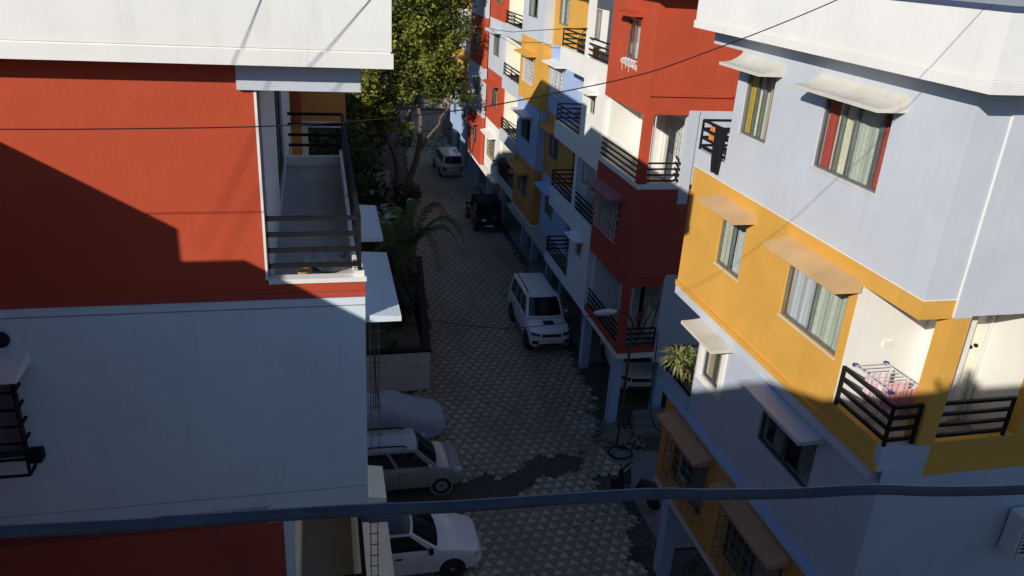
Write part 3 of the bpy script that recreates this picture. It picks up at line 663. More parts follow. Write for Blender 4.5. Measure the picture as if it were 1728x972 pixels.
# ------------------------------------------------------------------ near left building
def near_left():
    b = thing('apartment_building', 'red and white apartment building with corner balconies, nearest on the left', 'building', (-5, 14, 0))
    Y = Pl('y', 9.35); X = Pl('x', .48, 1); WX = -12
    Y.wall(b, M_red, WX, -.69, 10.735, 13.56)
    Y.wall(b, M_white_shade, WX, .48, 10.61, 10.72); Y.box(m := MB(), WX, .475, .012, .2, 10.59, 10.61); m.build('groove', M_grey, b)
    bx(b, 'ledge', M_redd, WX, .488, 9.335, 9.5, 10.722, 10.80)
    Y.wall(b, M_white_shade, WX, .48, 7.85, 10.59, [(-5.0,-3.62,8.7,9.95)])
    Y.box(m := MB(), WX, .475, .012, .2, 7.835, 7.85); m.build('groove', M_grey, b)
    Y.wall(b, M_white_shade, WX, .48, 7.64, 7.835); Y.wall(b, M_white_shade, -.86, .48, 7.36, 7.64)
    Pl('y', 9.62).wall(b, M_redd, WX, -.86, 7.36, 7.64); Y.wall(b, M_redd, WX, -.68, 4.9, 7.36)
    bx(b, 'trim', M_white_shade, -.68, -.55, 9.35, 9.55, 4.9, 7.36)
    bx(b, 'trim', M_white, -.70, -.672, 9.343, 9.36, 10.98, 13.26)
    # left window with cage
    Y.window(b, -5.0, -3.62, 8.7, 9.95, (.5,), [(.5,.95,c_dim)], frame=M_aluD)
    Y.chajja(b, M_white, -5.3, -3.42, 10.18, 10.02, .5)
    Y.grille(b, -5.05, -3.58, 8.6, 9.98, .22, 4, 6, M_black, .014); 
    Y.box(m := MB(), -3.6, -3.45, -.16, 0, 8.72, 8.86); m.build('junction_box', M_black, b)
    MB().lathe([(.02,0),(.09,.03),(.10,.07),(.06,.11),(.02,.12)], Matrix.Translation((-3.66, 9.35, 10.36)) @ Matrix.Rotation(PI/2, 4, 'X'), 16).build('bulkhead_lamp', M_black, b, True)
    # east face
    X.wall(b, M_white_shade, 9.55, 15.86, 7.36, 10.6, [(9.75,11.2,8.6,10.0),(12.7,14.0,8.6,10.0)])
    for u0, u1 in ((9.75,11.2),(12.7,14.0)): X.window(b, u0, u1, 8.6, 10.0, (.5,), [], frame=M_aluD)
    X.chajja(b, M_white_shade, 9.40, 11.75, 10.43, 10.33, .46); X.chajja(b, M_white_shade, 12.45, 14.2, 10.43, 10.33, .46)
    bx(b, 'balcony_floor', M_greyl, -.65, .36, 9.47, 15.75, 10.62, 10.75)
    bx(b, 'balcony_upstand', M_red, -.69, .48, 9.35, 9.47, 10.805, 10.925); bx(b, 'coping', M_white, -.67, .50, 9.33, 9.49, 10.927, 10.985); bx(b, 'balcony_upstand', M_white, .36, .48, 9.47, 15.85, 10.605, 10.93); bx(b, 'balcony_upstand', M_white, -.65, .36, 15.75, 15.85, 10.605, 10.93)
    I = Pl('x', -.65, 1); I.wall(b, M_blue, 9.55, 18.7, 10.75, 13.3, [(12.6,14.9,10.95,12.75)]); I.window(b, 12.6, 14.9, 10.95, 12.75, (.5,), [], frame=M_aluD)
    railing(b, [((-.66,9.40),(.42,9.40)),((.42,9.40),(.42,15.8)),((-.6,15.8),(.42,15.8))], [(.42,9.40),(.42,15.8),(.42,12.6)], 11.14, 11.74, w=.05)
    for (x, y) in ((.42,9.42),(.42,12.6),(.42,15.7)): bx(b, 'post_base', M_white, x-.07, x+.055, y-.06, y+.07, 10.93, 11.06)
    Y.box(m := MB(), -.87, .46, -.055, .15, 13.25, 13.555); m.build('roof_beam', M_blue, b)
    bx(b, 'roof_beam', M_blue, .26, .46, 9.5, 15.9, 13.25, 13.555)
    # lower balcony on the same corner
    bx(b, 'balcony_floor', M_tile, -.55, .42, 9.35, 15.8, 4.85, 5.0); bx(b, 'balcony_upstand', M_cream, .30, .48, 9.35, 15.8, 4.8, 5.55); bx(b, 'wall', M_cream, -.68, -.55, 9.55, 18, 4.9, 7.36)
    railing(b, [((.42,9.4),(.42,15.8)),((-.5,9.4),(.42,9.4))], [(.42,9.4),(.42,12.6)], 5.65, 6.2)
    bx(b, 'floor_slab', M_white_shade, WX, .46, 9.56, 15.8, 7.36, 7.6)
    X.chajja(b, M_cream, 9.38, 10.15, 7.62, 7.5, .26); X.chajja(b, M_cream, 10.3, 12.2, 4.9, 4.78, .5)
    # parapet and back
    bx(b, 'roof_slab', M_white, WX, .76, 9.02, 18.9, 13.56, 13.70)
    bx(b, 'parapet', M_white, WX, .78, 9.0, 9.15, 13.735, 14.45); bx(b, 'parapet_base', M_white, WX, .80, 8.982, 9.15, 13.556, 13.715); bx(b, 'parapet', M_white, WX, .77, 9.01, 9.14, 13.715, 13.735)
    bx(b, 'parapet', M_white, .63, .78, 9.15, 18.9, 13.56, 14.45); bx(b, 'parapet', M_white, WX, .63, 18.75, 18.9, 13.7, 14.45)
    bx(b, 'core', M_dark, WX, -.9, 9.7, 18.6, 2.6, 13.5); bx(b, 'core', M_dark, -.9, .2, 9.7, 15.8, 7.65, 10.55); bx(b, 'floor_slab', M_grey, WX, .46, 9.6, 15.86, 2.3, 2.6)
    Y.wall(b, M_white_shade, WX, .48, 2.3, 4.9); X.wall(b, M_white_shade, 9.55, 15.86, 2.3, 4.8)
    bx(b, 'end_wall', M_white_shade, WX, -.65, 18.7, 18.85, 2.3, 13.5); bx(b, 'end_wall', M_white_shade, -1.0, .46, 15.86, 16.0, 2.3, 10.6)
    for (x, y) in ((.3,9.6),(.3,13.9),(-4,9.6),(-4,18.5)): bx(b, 'column', M_white_shade, x-.17, x+.17, y-.17, y+.17, -.05, 2.3)
    bx(b, 'back_wall', M_grey, WX, -2.5, 14.0, 14.2, -.05, 2.3)
    # climbing frame by the lower shade
    return b
near_left()
def second_left():
    b = thing('apartment_building', 'orange and white apartment building behind the left balcony railing', 'building', (-5, 24, 0))
    Y = Pl('y', 20.0); X = Pl('x', .62, 1)
    Y.wall(b, M_orange2, -10, .62, 10.76, 13.7); X.wall(b, M_orange2, 20.2, 27.2, 10.76, 13.7)
    MB().tube([(-.4,19.96,12.2),(.2,19.96,12.15)], .06).build('drain_pipe', M_orange2, b, True)
    bx(b, 'beam', M_redd, -.6, -.42, 19.8, 20, 10.76, 13.6)
    Y2 = Pl('y', 20.3); Y2.wall(b, M_white_shade, -10, -.7, 2.4, 10.76); bx(b, 'trim', M_orange2, -.7, -.45, 20.15, 20.5, 2.4, 10.76); bx(b, 'trim', M_white, -.44, -.30, 20.15, 20.5, 2.4, 10.76)
    Pl('x', -.45, 1).wall(b, M_white_shade, 20.5, 27.2, 2.4, 10.76); bx(b, 'floor_slab', M_white_shade, -.44, .6, 20.02, 27.2, 10.6, 10.755)
    bx(b, 'core', M_dark, -10, -.7, 20.6, 27.0, 2.4, 13.6); bx(b, 'core', M_dark, -.5, .35, 20.4, 27, 10.9, 13.6); bx(b, 'end_wall', M_white_shade, -10, -.66, 27.0, 27.2, 2.4, 13.7); bx(b, 'end_wall', M_orange2, -.66, .42, 27.0, 27.2, 10.9, 13.7)
    bx(b, 'parapet', M_white, -10, .9, 19.7, 19.85, 13.7, 15.0); bx(b, 'parapet', M_white, .75, .9, 19.85, 27.4, 13.7, 15.0); bx(b, 'roof_slab', M_white, -10, .75, 19.85, 27.4, 13.7, 13.9)
    bx(b, 'parapet', M_white, -10, .75, 27.25, 27.4, 13.9, 15.0)
    for (x, y) in ((-.7,20.6),(-.7,23.6),(-.7,26.8)): bx(b, 'column', M_white_shade, x-.17, x+.17, y-.17, y+.17, -.05, 2.4)
    bx(b, 'floor_slab', M_grey, -10, -.45, 20.5, 27, 2.2, 2.4)
second_left()
# ------------------------------------------------------------------ the building the picture is taken from, and its wing (behind the camera; they shade the scene)
def own_building():
    b = thing('apartment_building', 'white apartment building with roof terrace at the viewer\'s own side of the street', 'building', (-2, -5, 0))
    bx(b, 'wall', M_white, -4, 14, -12, -.6, 2.4, 13.9); MB().prism([(-14,13.9),(14,13.9),(14,15.19),(-3.5,15.19),(-5.2,15.68),(-14,15.68)], lambda x, z, y: (x, y, z), -.75, -.6).build('parapet', M_white, b)
    bx(b, 'wall', M_white, -14, -4, -12, -.6, 2.4, 13.9); bx(b, 'wing', M_red, -14, -5.0, 6.24, 9.3, 0, 13.68); bx(b, 'wing', M_white, -14, -4.3, -.58, 6.24, 0, 13.28)
    for x in (-3.5, 1, 5.5, 10, 13.5): bx(b, 'column', M_blue2, x-.2, x+.2, -1.2, -.8, -.05, 2.4)
    bx(b, 'ground_floor', M_white, -3.8, 13.8, -11.8, -3, -.05, 2.4)
own_building()
def left_shade_block():  # added block, mostly hidden, put here to keep the far street in shade
    b = thing('apartment_building', 'pale building added behind the dark trees of the left yard to shade the street', 'building', (-11, 45, 0)); X = Pl('x', -6.5, 1)
    for k, m_ in enumerate((M_white, M_orange2, M_white_shade)):
        z0 = 2.4+k*2.95; hs = [(31+q*4, 32.6+q*4, z0+.9, z0+2.1) for q in range(8)]
        X.wall(b, m_, 29.5, 62, z0, z0+2.95, hs)
        for h in hs: X.window(b, *h, (.5,), [], frame=M_alu)
    bx(b, 'core', M_dark, -16, -6.9, 29.6, 61.9, -.05, 11.2); bx(b, 'end_wall', M_white, -16, -6.7, 29.3, 29.5, 2.4, 11.25); bx(b, 'parapet', M_white, -16, -6.4, 29.2, 62.2, 11.25, 11.9)
left_shade_block()
# ------------------------------------------------------------------ vehicles (local: +x forward, built at the origin)
def wheel(par, x, y, r, wd, side, spokes=5, rimr=.62, hub=None):
    M = Matrix.Translation((x, y, r)) @ Matrix.Rotation(-side*PI/2, 4, 'X')
    mb = MB(); mb.lathe([(r*.55,-wd*.5),(r*.93,-wd*.5),(r,-wd*.36),(r,wd*.36),(r*.93,wd*.5),(r*rimr,wd*.46),(r*rimr,wd*.25)], M, 24)
    t = mb.build('wheel', M_rubber, par, True)
    m = MB(); m.lathe([(r*rimr,wd*.2),(r*rimr,wd*.42),(r*rimr*.88,wd*.42),(r*rimr*.86,wd*.27),(.01,wd*.27)], M, 24)
    for k in range(spokes):
        a = 2*PI*k/spokes+.3; ca, sa = math.cos(a), math.sin(a); q = r*rimr*.92
        pr = [(-.03,0),(.03,0),(.045,q),(-.045,q)]
        m.add([M @ Vector((px*ca-pz*sa, px*sa+pz*ca, z)) for z in (wd*.28, wd*.41) for px, pz in pr], [(0,1,2,3),(7,6,5,4),(0,4,5,1),(1,5,6,2),(2,6,7,3),(3,7,4,0)])
    m.lathe([(.06,wd*.28),(.06,wd*.44),(.01,wd*.45)], M, 12)
    m.build('rim', hub or M_chrome, t, True)
    return t
def section(hw, zb, zt, crown, flare=0):
    h = zt-zb
    half = [(hw*.86, zb), (hw*.97, zb+.06*h+.02), (hw, zb+.35*h), (hw*1.0-.005, zb+.62*h), (hw*.972, zb+.86*h), (hw*.93, zb+.955*h), (hw*.80, zt), (hw*.42, zt+crown*.75), (0, zt+crown)]
    return half+[(-y, z) for y, z in reversed(half[:-1])]
def loft(mb, stations, fn):
    secs = [[(x, y, z) for y, z in fn(*a)] for x, a in stations]; n = len(secs[0]); o = len(mb.v)
    for s_ in secs: mb.v += s_
    for i in range(len(secs)-1):
        for k in range(n-1): mb.f.append((o+i*n+k, o+i*n+k+1, o+(i+1)*n+k+1, o+(i+1)*n+k))
        mb.f.append((o+i*n+n-1, o+i*n, o+(i+1)*n, o+(i+1)*n+n-1))
    mb.f.append(tuple(o+k for k in range(n))); mb.f.append(tuple(o+(len(secs)-1)*n+k for k in reversed(range(n))))
from mathutils.bvhtree import BVHTree
def patch(t, bvh, name, mat, sgn, y0, y1, z0, z1, off=.007, nu=8, nv=3, shape=None):      # a panel that lies on the front (sgn 1) or rear (sgn -1) of a body
    m = MB(); hits = {}
    def fn(i, j):
        y = y0+(y1-y0)*i; za, zb = (z0, z1) if shape is None else shape(i); z = za+(zb-za)*j
        h = bvh.ray_cast(Vector((sgn*4, y, z)), Vector((-sgn, 0, 0)))
        x = h[0].x if h[0] is not None else None
        hits[len(m.v)] = x
        return (x if x is not None else 0, y, z)
    m.grid(fn, nu, nv)
    xs = [h for h in hits.values() if h is not None]
    if not xs: return None
    m.v = [((v[0] if v[0] else min(xs, key=abs))+sgn*off, v[1], v[2]) for v in m.v]
    return m.build(name, mat, t, True)
def make_car(name, label, c, cat='car', group=None):
    t = thing(name, label, cat, (0,0,0), group); hw = c['W']/2; xf = c['L']/2; xr = -xf; belt = c['belt']; hz = c['hood']; gc = c.get('gc', .22); P = c['paint']
    wsb, rf, rr, rgb = c['wsb'], c['rf'], c['rr'], c['rgb']; H = c['H']; hf = c.get('hf', hz-.12); tz = c.get('tail', belt-.04); tr = c.get('trunk', belt)
    sm = lambda n, m_, **k: None
    mb = MB()
    st = [(xf, (hw*.62, gc+.16, hf-.22, .02)), (xf-.05, (hw*.80, gc+.06, hf-.10, .02)), (xf-.16, (hw*.925, gc+.02, hf-.02, .03)), (xf-.42, (hw*.985, gc, hf+.03, .035)), ((xf+wsb)/2, (hw, gc, (hf+hz)/2+.02, .04)),
          (wsb+.05, (hw, gc, hz, .03)), (wsb-.25, (hw, gc, belt, .0)), (0, (hw, gc, belt, 0)), (rgb+.25, (hw, gc, belt+.01, 0)), (rgb, (hw*.995, gc, tr, .01)), (xr+.28, (hw*.98, gc+.02, tz, .015)), (xr+.08, (hw*.93, gc+.06, tz-.05, .01)), (xr, (hw*.78, gc+.14, tz-.14, 0))]
    st = sorted({round(a[0], 3): a for a in st}.values(), key=lambda a: -a[0])
    loft(mb, st, section); mb.build('body', P, t, True)
    # cabin
    wb = hw*.925; wr = c.get('wr', hw*.76); zb = belt-.03; zr = H-.05
    cb = MB(); ns = 9
    base = [(wsb, wb*.90), (wsb-.28, wb), (0, wb), (rgb+.2, wb*.99), (rgb, wb*.93)]
    def side(s_, tt, off=0):      # s 0 front .. 1 rear on the flank, t 0 belt .. 1 roof
        xb = wsb-.06+(rgb+.03-wsb+.06)*s_; xt = rf+(rr-rf)*s_
        return Vector((xb+(xt-xb)*tt, (wb+(wr-wb)*(tt**1.25))+off, zb+(zr-zb)*tt))
    nS, nT = 10, 5
    for sg in (1, -1): cb.grid(lambda i, j: (lambda p: (p.x, p.y*sg, p.z))(side(i, j)), nS, nT)
    def across(s_):
        def fn(i, j):
            p = side(s_, j); bulge = (1-(2*i-1)**2)*(.10 if s_ == 0 else -.07)*(1-.3*j)
            return (p.x+bulge, p.y*(2*i-1), p.z)
        return fn
    cb.grid(across(0), 8, nT); cb.grid(across(1), 8, nT)
    cb.build('cabin', c.get('cabin_paint', P), t, True)
    rm = MB(); 
    def roof(i, j):
        x = rf+(rr-rf)*i; k = 2*j-1; wloc = wr
        z = zr+.05*(1-abs(k)**2.4)*(1-abs(2*i-1)**4)+.002
        x += (1-k*k)*(.07*(1-i)**4-.049*i**4)
        return (x, wloc*k, z)
    rm.grid(roof, 12, 10); rm.build('roof', c.get('roof_paint', P), t, True)
    G = c.get('glass', M_cardark)
    def pan(nm, fn, a0, a1, b0, b1, nu=6, off=0):
        m = MB(); m.grid(lambda i, j: fn(a0+(a1-a0)*i, b0+(b1-b0)*j), nu, 4); return m.build(nm, G, t, True)
    pan('windscreen', lambda i, j: (lambda p: (p[0]+.012, p[1], p[2]+.008))(across(0)(i, j)), .06, .94, .10, .93)
    pan('rear_window', lambda i, j: (lambda p: (p[0]-.012, p[1], p[2]+.006))(across(1)(i, j)), .09, .91, c.get('rw0', .18), .90)
    for sg in (1, -1):
        for s0, s1 in c['wins']:
            m = MB(); m.grid(lambda i, j: (lambda p: (p.x, p.y*sg, p.z))(side(s0+(s1-s0)*i, .10+.78*j, .008)), 4, 4); m.build('side_window', G, t, True)
    # wheels with dark arches
    for xw in (c['wf'], c['wrr']):
        for sg in (1, -1):
            r = c['r']; Mx = Matrix.Translation((xw, sg*(hw-.075), r)) @ Matrix.Rotation(-sg*PI/2, 4, 'X')
            MB().lathe([(r*1.17,-.06),(r*1.17,.078),(r*1.02,.080)], Mx, 28).build('wheel_arch', c.get('arch', M_rubber), t, True)
            wheel(t, xw, sg*(hw-.08), r, .20, sg, c.get('spokes', 5))
    # front
    bvh = BVHTree.FromPolygons([Vector(v) for v in mb.v], mb.f)
    for sg in (1, -1):
        dv = Vector((.80, sg*.45, .38)).normalized(); ha = Vector((0,0,1)).cross(dv).normalized()*sg; va = dv.cross(ha)*sg; c0 = Vector((xf-.10, sg*hw*.74, hf-.10)); hm = MB(); ok = []
        def hl(i, j):
            o_ = c0+ha*(-.19+.40*i)+va*(-.065+.12*j-.02*(1-i)); h_ = bvh.ray_cast(o_+dv*2, -dv)
            if h_[0] is None: ok.append(0); return o_
            return h_[0]+dv*.009
        hm.grid(hl, 8, 3)
        if not ok: hm.build('headlight', c.get('lens', M_lamp), t, True)
        else: patch(t, bvh, 'headlight', c.get('lens', M_lamp), 1, sg*hw*.50, sg*hw*.90, 0, 0, shape=lambda i: (hf-.20+.03*i, hf-.075+.02*i))
        patch(t, bvh, 'tail_light', M_taill, -1, sg*hw*.62, sg*hw*.90, tz-.42, tz-.14)
        q = side(.07, .06); MB().box(q.x-.07, q.x+.05, sg*(q.y+.07), sg*(q.y+.24), q.z+.01, q.z+.15).build('door_mirror', P if not c.get('dark_mirror') else M_black, t, bevel=.03)
        for s0 in c.get('handles', ()):
            q = side(s0, 0); MB().box(q.x-.09, q.x+.09, sg*(hw-.004), sg*(hw+.018), belt-.16, belt-.125).build('door_handle', c.get('handle_m', M_chrome), t)
        for s0 in c.get('seams', ()):
            q = side(s0, 0); MB().box(q.x-.006, q.x+.006, sg*(hw-.03), sg*(hw+.0015), gc+.10, belt-.10).build('door_seam', M_black, t)
    patch(t, bvh, 'grille', M_black, 1, -hw*.46, hw*.46, hf-.21, hf-.10); patch(t, bvh, 'bumper_intake', M_black, 1, -hw*.62, hw*.62, gc+.09, gc+.20, .009)
    if c.get('fog'):
        for sg in (1, -1): patch(t, bvh, 'fog_lamp_recess', M_black, 1, sg*hw*.62, sg*hw*.88, gc+.16, gc+.34, .012); patch(t, bvh, 'fog_lamp', M_lamp, 1, sg*hw*.64, sg*hw*.84, gc+.17, gc+.22, .018)
        patch(t, bvh, 'chrome_strip', M_chrome, 1, -hw*.46, hw*.46, hf-.115, hf-.09, .012)
    MB().box(xf+.012, xf+.03, -.25, .25, gc+.24, gc+.35).build('number_plate', M_plate, t); MB().box(xr-.03, xr-.012, -.25, .25, tz-.42, tz-.31).build('number_plate', M_plate, t)
    MB().grid(lambda i, j: (xr-.012+.09*abs(2*i-1)**2.5, hw*.90*(2*i-1), gc+.10+.18*j), 8, 2).build('rear_bumper', c.get('bumper', P), t, True)
    if c.get('rails'):
        for sg in (1, -1):
            y = sg*wr*.86; m = MB(); m.tube([(rf-.25, y, zr+.05), (rf-.36, y, zr+.095), ((rf+rr)/2, y, zr+.12), (rr+.36, y, zr+.095), (rr+.25, y, zr+.05)], .022, 6); m.build('roof_rail', M_black, t, True)
    return t
def place(t, loc, rz): t.location = loc; t.rotation_euler = (0, 0, rz)
M_lens = solid('dark_lens', (.05,.055,.06), .15)
P_white = carpaint('white_paint', (.74,.75,.76)); P_silver = carpaint('silver_paint', (.36,.365,.38), .2); P_black = carpaint('black_paint', (.012,.012,.014)); P_sil2 = carpaint('pale_silver_paint', (.42,.43,.44), .3)
suv = make_car('suv', 'white sport utility vehicle with roof rails parked facing the camera', dict(L=4.25, W=1.72, H=1.93, belt=1.18, hood=1.10, hf=1.00, gc=.30, paint=P_white, wsb=1.05, rf=.42, rr=-1.98, rgb=-2.06, tail=1.14, trunk=1.18, wins=((.05,.30),(.33,.60),(.64,.93)), wf=1.35, wrr=-1.35, r=.365, rails=True, handles=(.27,.56), seams=(.31,.62), wr=.66, lens=M_lens, fog=True), 'car')
MB().box(1.35, 1.62, -.22, .22, 1.125, 1.165).build('hood_scoop', M_black, suv, bevel=.02)
place(suv, (8.70, 29.48, 0), -PI/2)
van = make_car('people_carrier', 'silver people carrier parked farthest down the street, rear towards the camera', dict(L=4.4, W=1.62, H=1.64, belt=.98, hood=.98, paint=P_sil2, wsb=1.35, rf=.62, rr=-2.0, rgb=-2.14, tail=.98, trunk=1.02, wins=((.05,.28),(.31,.56),(.6,.93)), wf=1.35, wrr=-1.35, r=.32, wr=.64, seams=(.3,.58)), 'car')
place(van, (8.87, 56.05, 0), PI/2+.02)
wag = make_car('hatchback', 'silver tall hatchback parked nose out between covered car and white saloon', dict(L=3.65, W=1.46, H=1.56, belt=.97, hood=.96, hf=.86, paint=P_silver, wsb=1.10, rf=.42, rr=-1.65, rgb=-1.76, tail=.98, trunk=1.0, wins=((.06,.38),(.42,.72),(.76,.94)), wf=1.18, wrr=-1.18, r=.29, wr=.56, rails=True, handles=(.34,.68), seams=(.40,.74), arch=P_silver), 'car')
place(wag, (1.93, 19.88, 0), 0)
sal = make_car('saloon_car', 'white saloon car with dark roof parked nose out at the bottom edge', dict(L=4.15, W=1.60, H=1.42, belt=.92, hood=.90, hf=.76, gc=.18, paint=P_white, wsb=.98, rf=.20, rr=-.95, rgb=-1.50, tail=.90, trunk=.93, wins=((.08,.48),(.52,.86)), wf=1.28, wrr=-1.22, r=.29, wr=.57, roof_paint=P_black, handles=(.42,.84), handle_m=M_black, seams=(.5,), dark_mirror=True, spokes=7), 'car')
place(sal, (1.62, 16.52, 0), 0)
hid = make_car('hatchback', 'white car parked among the stilts under the red corner block', dict(L=3.7, W=1.55, H=1.5, belt=.95, hood=.92, hf=.82, paint=P_white, wsb=1.05, rf=.42, rr=-1.5, rgb=-1.75, tail=.9, wins=((.06,.46),(.5,.9)), wf=1.15, wrr=-1.15, r=.29, wr=.57, lens=M_black), 'car')
place(hid, (11.35, 25.6, 0), -PI/2-.12)
# --- black open-sided jeep with soft top
j = thing('jeep', 'black soft-top jeep with spare wheel on its tailgate, parked by the drain', 'car')
MB().box(-1.75, .55, -.72, .72, .48, 1.02).build('tub', P_black, j, bevel=.03)
mb = MB(); mb.prism([(.55,.5),(.55,1.08),(1.75,1.02),(1.82,.62),(1.8,.5)], lambda x, z, y: (x, y*(.80 if x > 1.2 else 1), z), -.52, .52); mb.build('hood', P_black, j, bevel=.02)
mb = MB(); mb.prism([(-1.74,1.02),(-1.68,1.80),(.10,1.80),(.42,1.03)], lambda x, z, y: (x, y*(1-.06*(z > 1.5)), z), -.70, .70); mb.build('soft_top', cloth('black_canvas', (.02,.02,.022)), j, bevel=.05)
for sg in (1, -1):
    MB().grid(lambda i, k: (-1.45+1.0*i, sg*(.705-.03*k), 1.12+.5*k), 2, 2).build('side_window', M_cardark, j)
    MB().box(.75, 1.75, sg*.5, sg*.78, .72, .82).build('fender', P_black, j, bevel=.04)
    MB().box(-1.6, -.75, sg*.70, sg*.80, .78, .86).build('fender', P_black, j, bevel=.03)
    for x in (1.25, -1.2): wheel(j, x, sg*.66, .36, .22, sg, 5, .55)
    MB().box(-1.785, -1.752, sg*.52, sg*.68, .72, .88).build('tail_light', M_taill, j)
    MB().box(.30, .42, sg*.74, sg*.95, 1.08, 1.24).build('door_mirror', M_black, j, bevel=.02)
    MB().lathe([(.09,0),(.10,.03),(.02,.05)], Matrix.Translation((1.79, sg*.42, .86)) @ Matrix.Rotation(PI/2, 4, 'Y'), 14).build('headlight', M_lamp, j, True)
MB().grid(lambda i, k: (-1.752+.055*k, -.5+1.0*i, 1.12+.52*k), 2, 2).build('rear_window', M_cardark, j)
MB().grid(lambda i, k: (.43-.24*k, -.58+1.16*i, 1.06+.62*k), 2, 2).build('windscreen', M_cardark, j)
MB().box(-1.95, -1.78, -.74, .74, .44, .54).build('rear_bumper', M_black, j, bevel=.02)
Msp = Matrix.Translation((-1.86, -.30, 1.02)) @ Matrix.Rotation(-PI/2, 4, 'Y')
sp = MB(); sp.lathe([(.19,-.1),(.33,-.1),(.36,-.06),(.36,.06),(.33,.1),(.2,.09)], Msp, 24); sw = sp.build('spare_wheel', M_rubber, j, True)
sp = MB(); sp.lathe([(.2,.05),(.19,.085),(.09,.06),(.07,.10),(.01,.10)], Msp, 20); sp.build('rim', M_chrome, sw, True)
MB().box(-1.97, -1.952, -.25, .25, .45, .56).build('number_plate', M_plate, j); MB().box(-1.77, -1.752, .15, .42, .72, .86).build('badge_plate', M_plate, j)
place(j, (9.12, 43.95, 0), PI/2)
# --- car under a grey-blue cover
cv = thing('covered_car', 'car under a grey-blue fabric cover with gathered hem beside the silver hatchback', 'car', (0,0,0))
def cover(i, k):
    x = -2.0+4.02*i; a = (k-.5)*2
    prof = np.interp(x, [-2.0,-1.75,-1.2,-.2,.35,1.0,1.55,1.9,2.02], [.55,.95,1.27,1.31,1.27,.94,.84,.66,.28])
    wl = np.interp(x, [-2.0,-1.7,1.3,1.8,2.02], [.55,.80,.82,.70,.42])
    ang = a*PI/2*1.02; yy = wl*math.copysign(abs(math.sin(ang))**.55, ang); zz = .10+(prof-.10)*max(0, math.cos(ang))**.45
    fold = (1-zz/prof)**1.3*.06
    yy += fold*(.6*math.sin(19*x+5*math.sin(4.3*x))+.4*math.sin(41*x+7*math.sin(2.1*x)))*(.45+.55*math.sin(2.7*x+1))*math.copysign(1, a); zz += fold*.6*math.sin(21*x+a*4); xx = x+fold*math.sin(20*a)*(1.5 if abs(x) > 1.5 else .3)
    zz += .012*math.sin(9*x+3*yy)*math.sin(7*yy)
    return (xx, yy, max(.05, zz))
MB().grid(cover, 110, 70).build('cover', cloth('cover_fabric', (.36,.395,.47)), cv, True)
for x in (-1.2, 1.25):
    for sg in (1, -1): MB().lathe([(.2,-.09),(.28,-.09),(.29,0),(.28,.09),(.05,.09)], Matrix.Translation((x, sg*.62, .29)) @ Matrix.Rotation(-sg*PI/2, 4, 'X'), 18).build('wheel', M_rubber, cv, True)
place(cv, (1.72, 22.75, 0), 0)
# --- scooter and bicycle under the near right building
sc = thing('scooter', 'black scooter parked on the concrete pad by the near right building', 'scooter')
for x in (-.62, .62): MB().lathe([(.12,-.05),(.20,-.05),(.225,0),(.20,.05),(.12,.05)], Matrix.Translation((x, 0, .225)) @ Matrix.Rotation(PI/2, 4, 'X'), 18).build('wheel', M_rubber, sc, True)
mb = MB(); loft(mb, [(-.9,(.06,.62,.72,.02)),(-.7,(.17,.42,.78,.03)),(-.3,(.18,.30,.74,.03)),(-.05,(.15,.27,.62,.0)),(.1,(.12,.26,.34,0)),(.34,(.12,.26,.34,0)),(.42,(.13,.26,.40,0))], section); mb.build('body', P_black, sc, True)
MB().prism([(.36,.28),(.30,.34),(.36,.95),(.46,1.0),(.52,.9),(.48,.30)], lambda x, z, y: (x, y*(1.3-.5*abs(z-.6)), z), -.17, .17).build('leg_shield', P_black, sc, bevel=.02)
mb = MB(); loft(mb, [(-.82,(.12,.74,.82,.02)),(-.5,(.16,.72,.83,.02)),(-.1,(.14,.68,.78,.02))], section); mb.build('seat', M_rubber, sc, True)
MB().tube([(.38,-.33,1.06),(.42,-.12,1.0),(.42,.12,1.0),(.38,.33,1.06)], .02, 6).build('handlebar', M_black, sc, True)
MB().prism([(.5,.32),(.62,.48),(.86,.40),(.80,.34)], lambda x, z, y: (x, y, z), -.06, .06).build('front_mudguard', P_black, sc)
for sg in (1, -1): MB().tube([(.40,sg*.22,1.02),(.42,sg*.30,1.22)], .008, 5).lathe([(.05,0),(.055,.01),(.02,.02)], Matrix.Translation((.42, sg*.32, 1.24)) @ Matrix.Rotation(-PI/2, 4, 'Y'), 10).build('mirror', M_black, sc, True)
place(sc, (8.72, 18.0, 0), 2.25)
bi = thing('bicycle', 'bicycle leaning in the shade behind the stilts of the near right building', 'bicycle')
for x in (-.5, .5):
    m = MB(); m.tube([(x+.31*math.cos(a), 0, .33+.31*math.sin(a)) for a in np.linspace(0, 2*PI, 25)], .018, 6, False)
    for k in range(8): a = PI*k/8; m.bar((x+.3*math.cos(a),0,.33+.3*math.sin(a)), (x-.3*math.cos(a),0,.33-.3*math.sin(a)), .004)
    m.build('wheel', M_rubber, bi, True)
MB().tube([(-.5,0,.33),(0,0,.3),(.36,0,.82),(-.16,0,.80),(0,0,.3)], .014, 6).tube([(-.5,0,.33),(-.16,0,.8)], .01, 6).tube([(.5,0,.33),(.36,0,.85)], .013, 6).build('frame', M_black, bi, True)
MB().box(-.3, -.06, -.06, .06, .86, .90).build('saddle', M_rubber, bi, bevel=.02); MB().tube([(.3,-.26,1.0),(.36,-.1,.95),(.36,.1,.95),(.3,.26,1.0)], .012, 6).build('handlebar', M_chrome, bi, True)
place(bi, (9.35, 14.9, 0), .5)
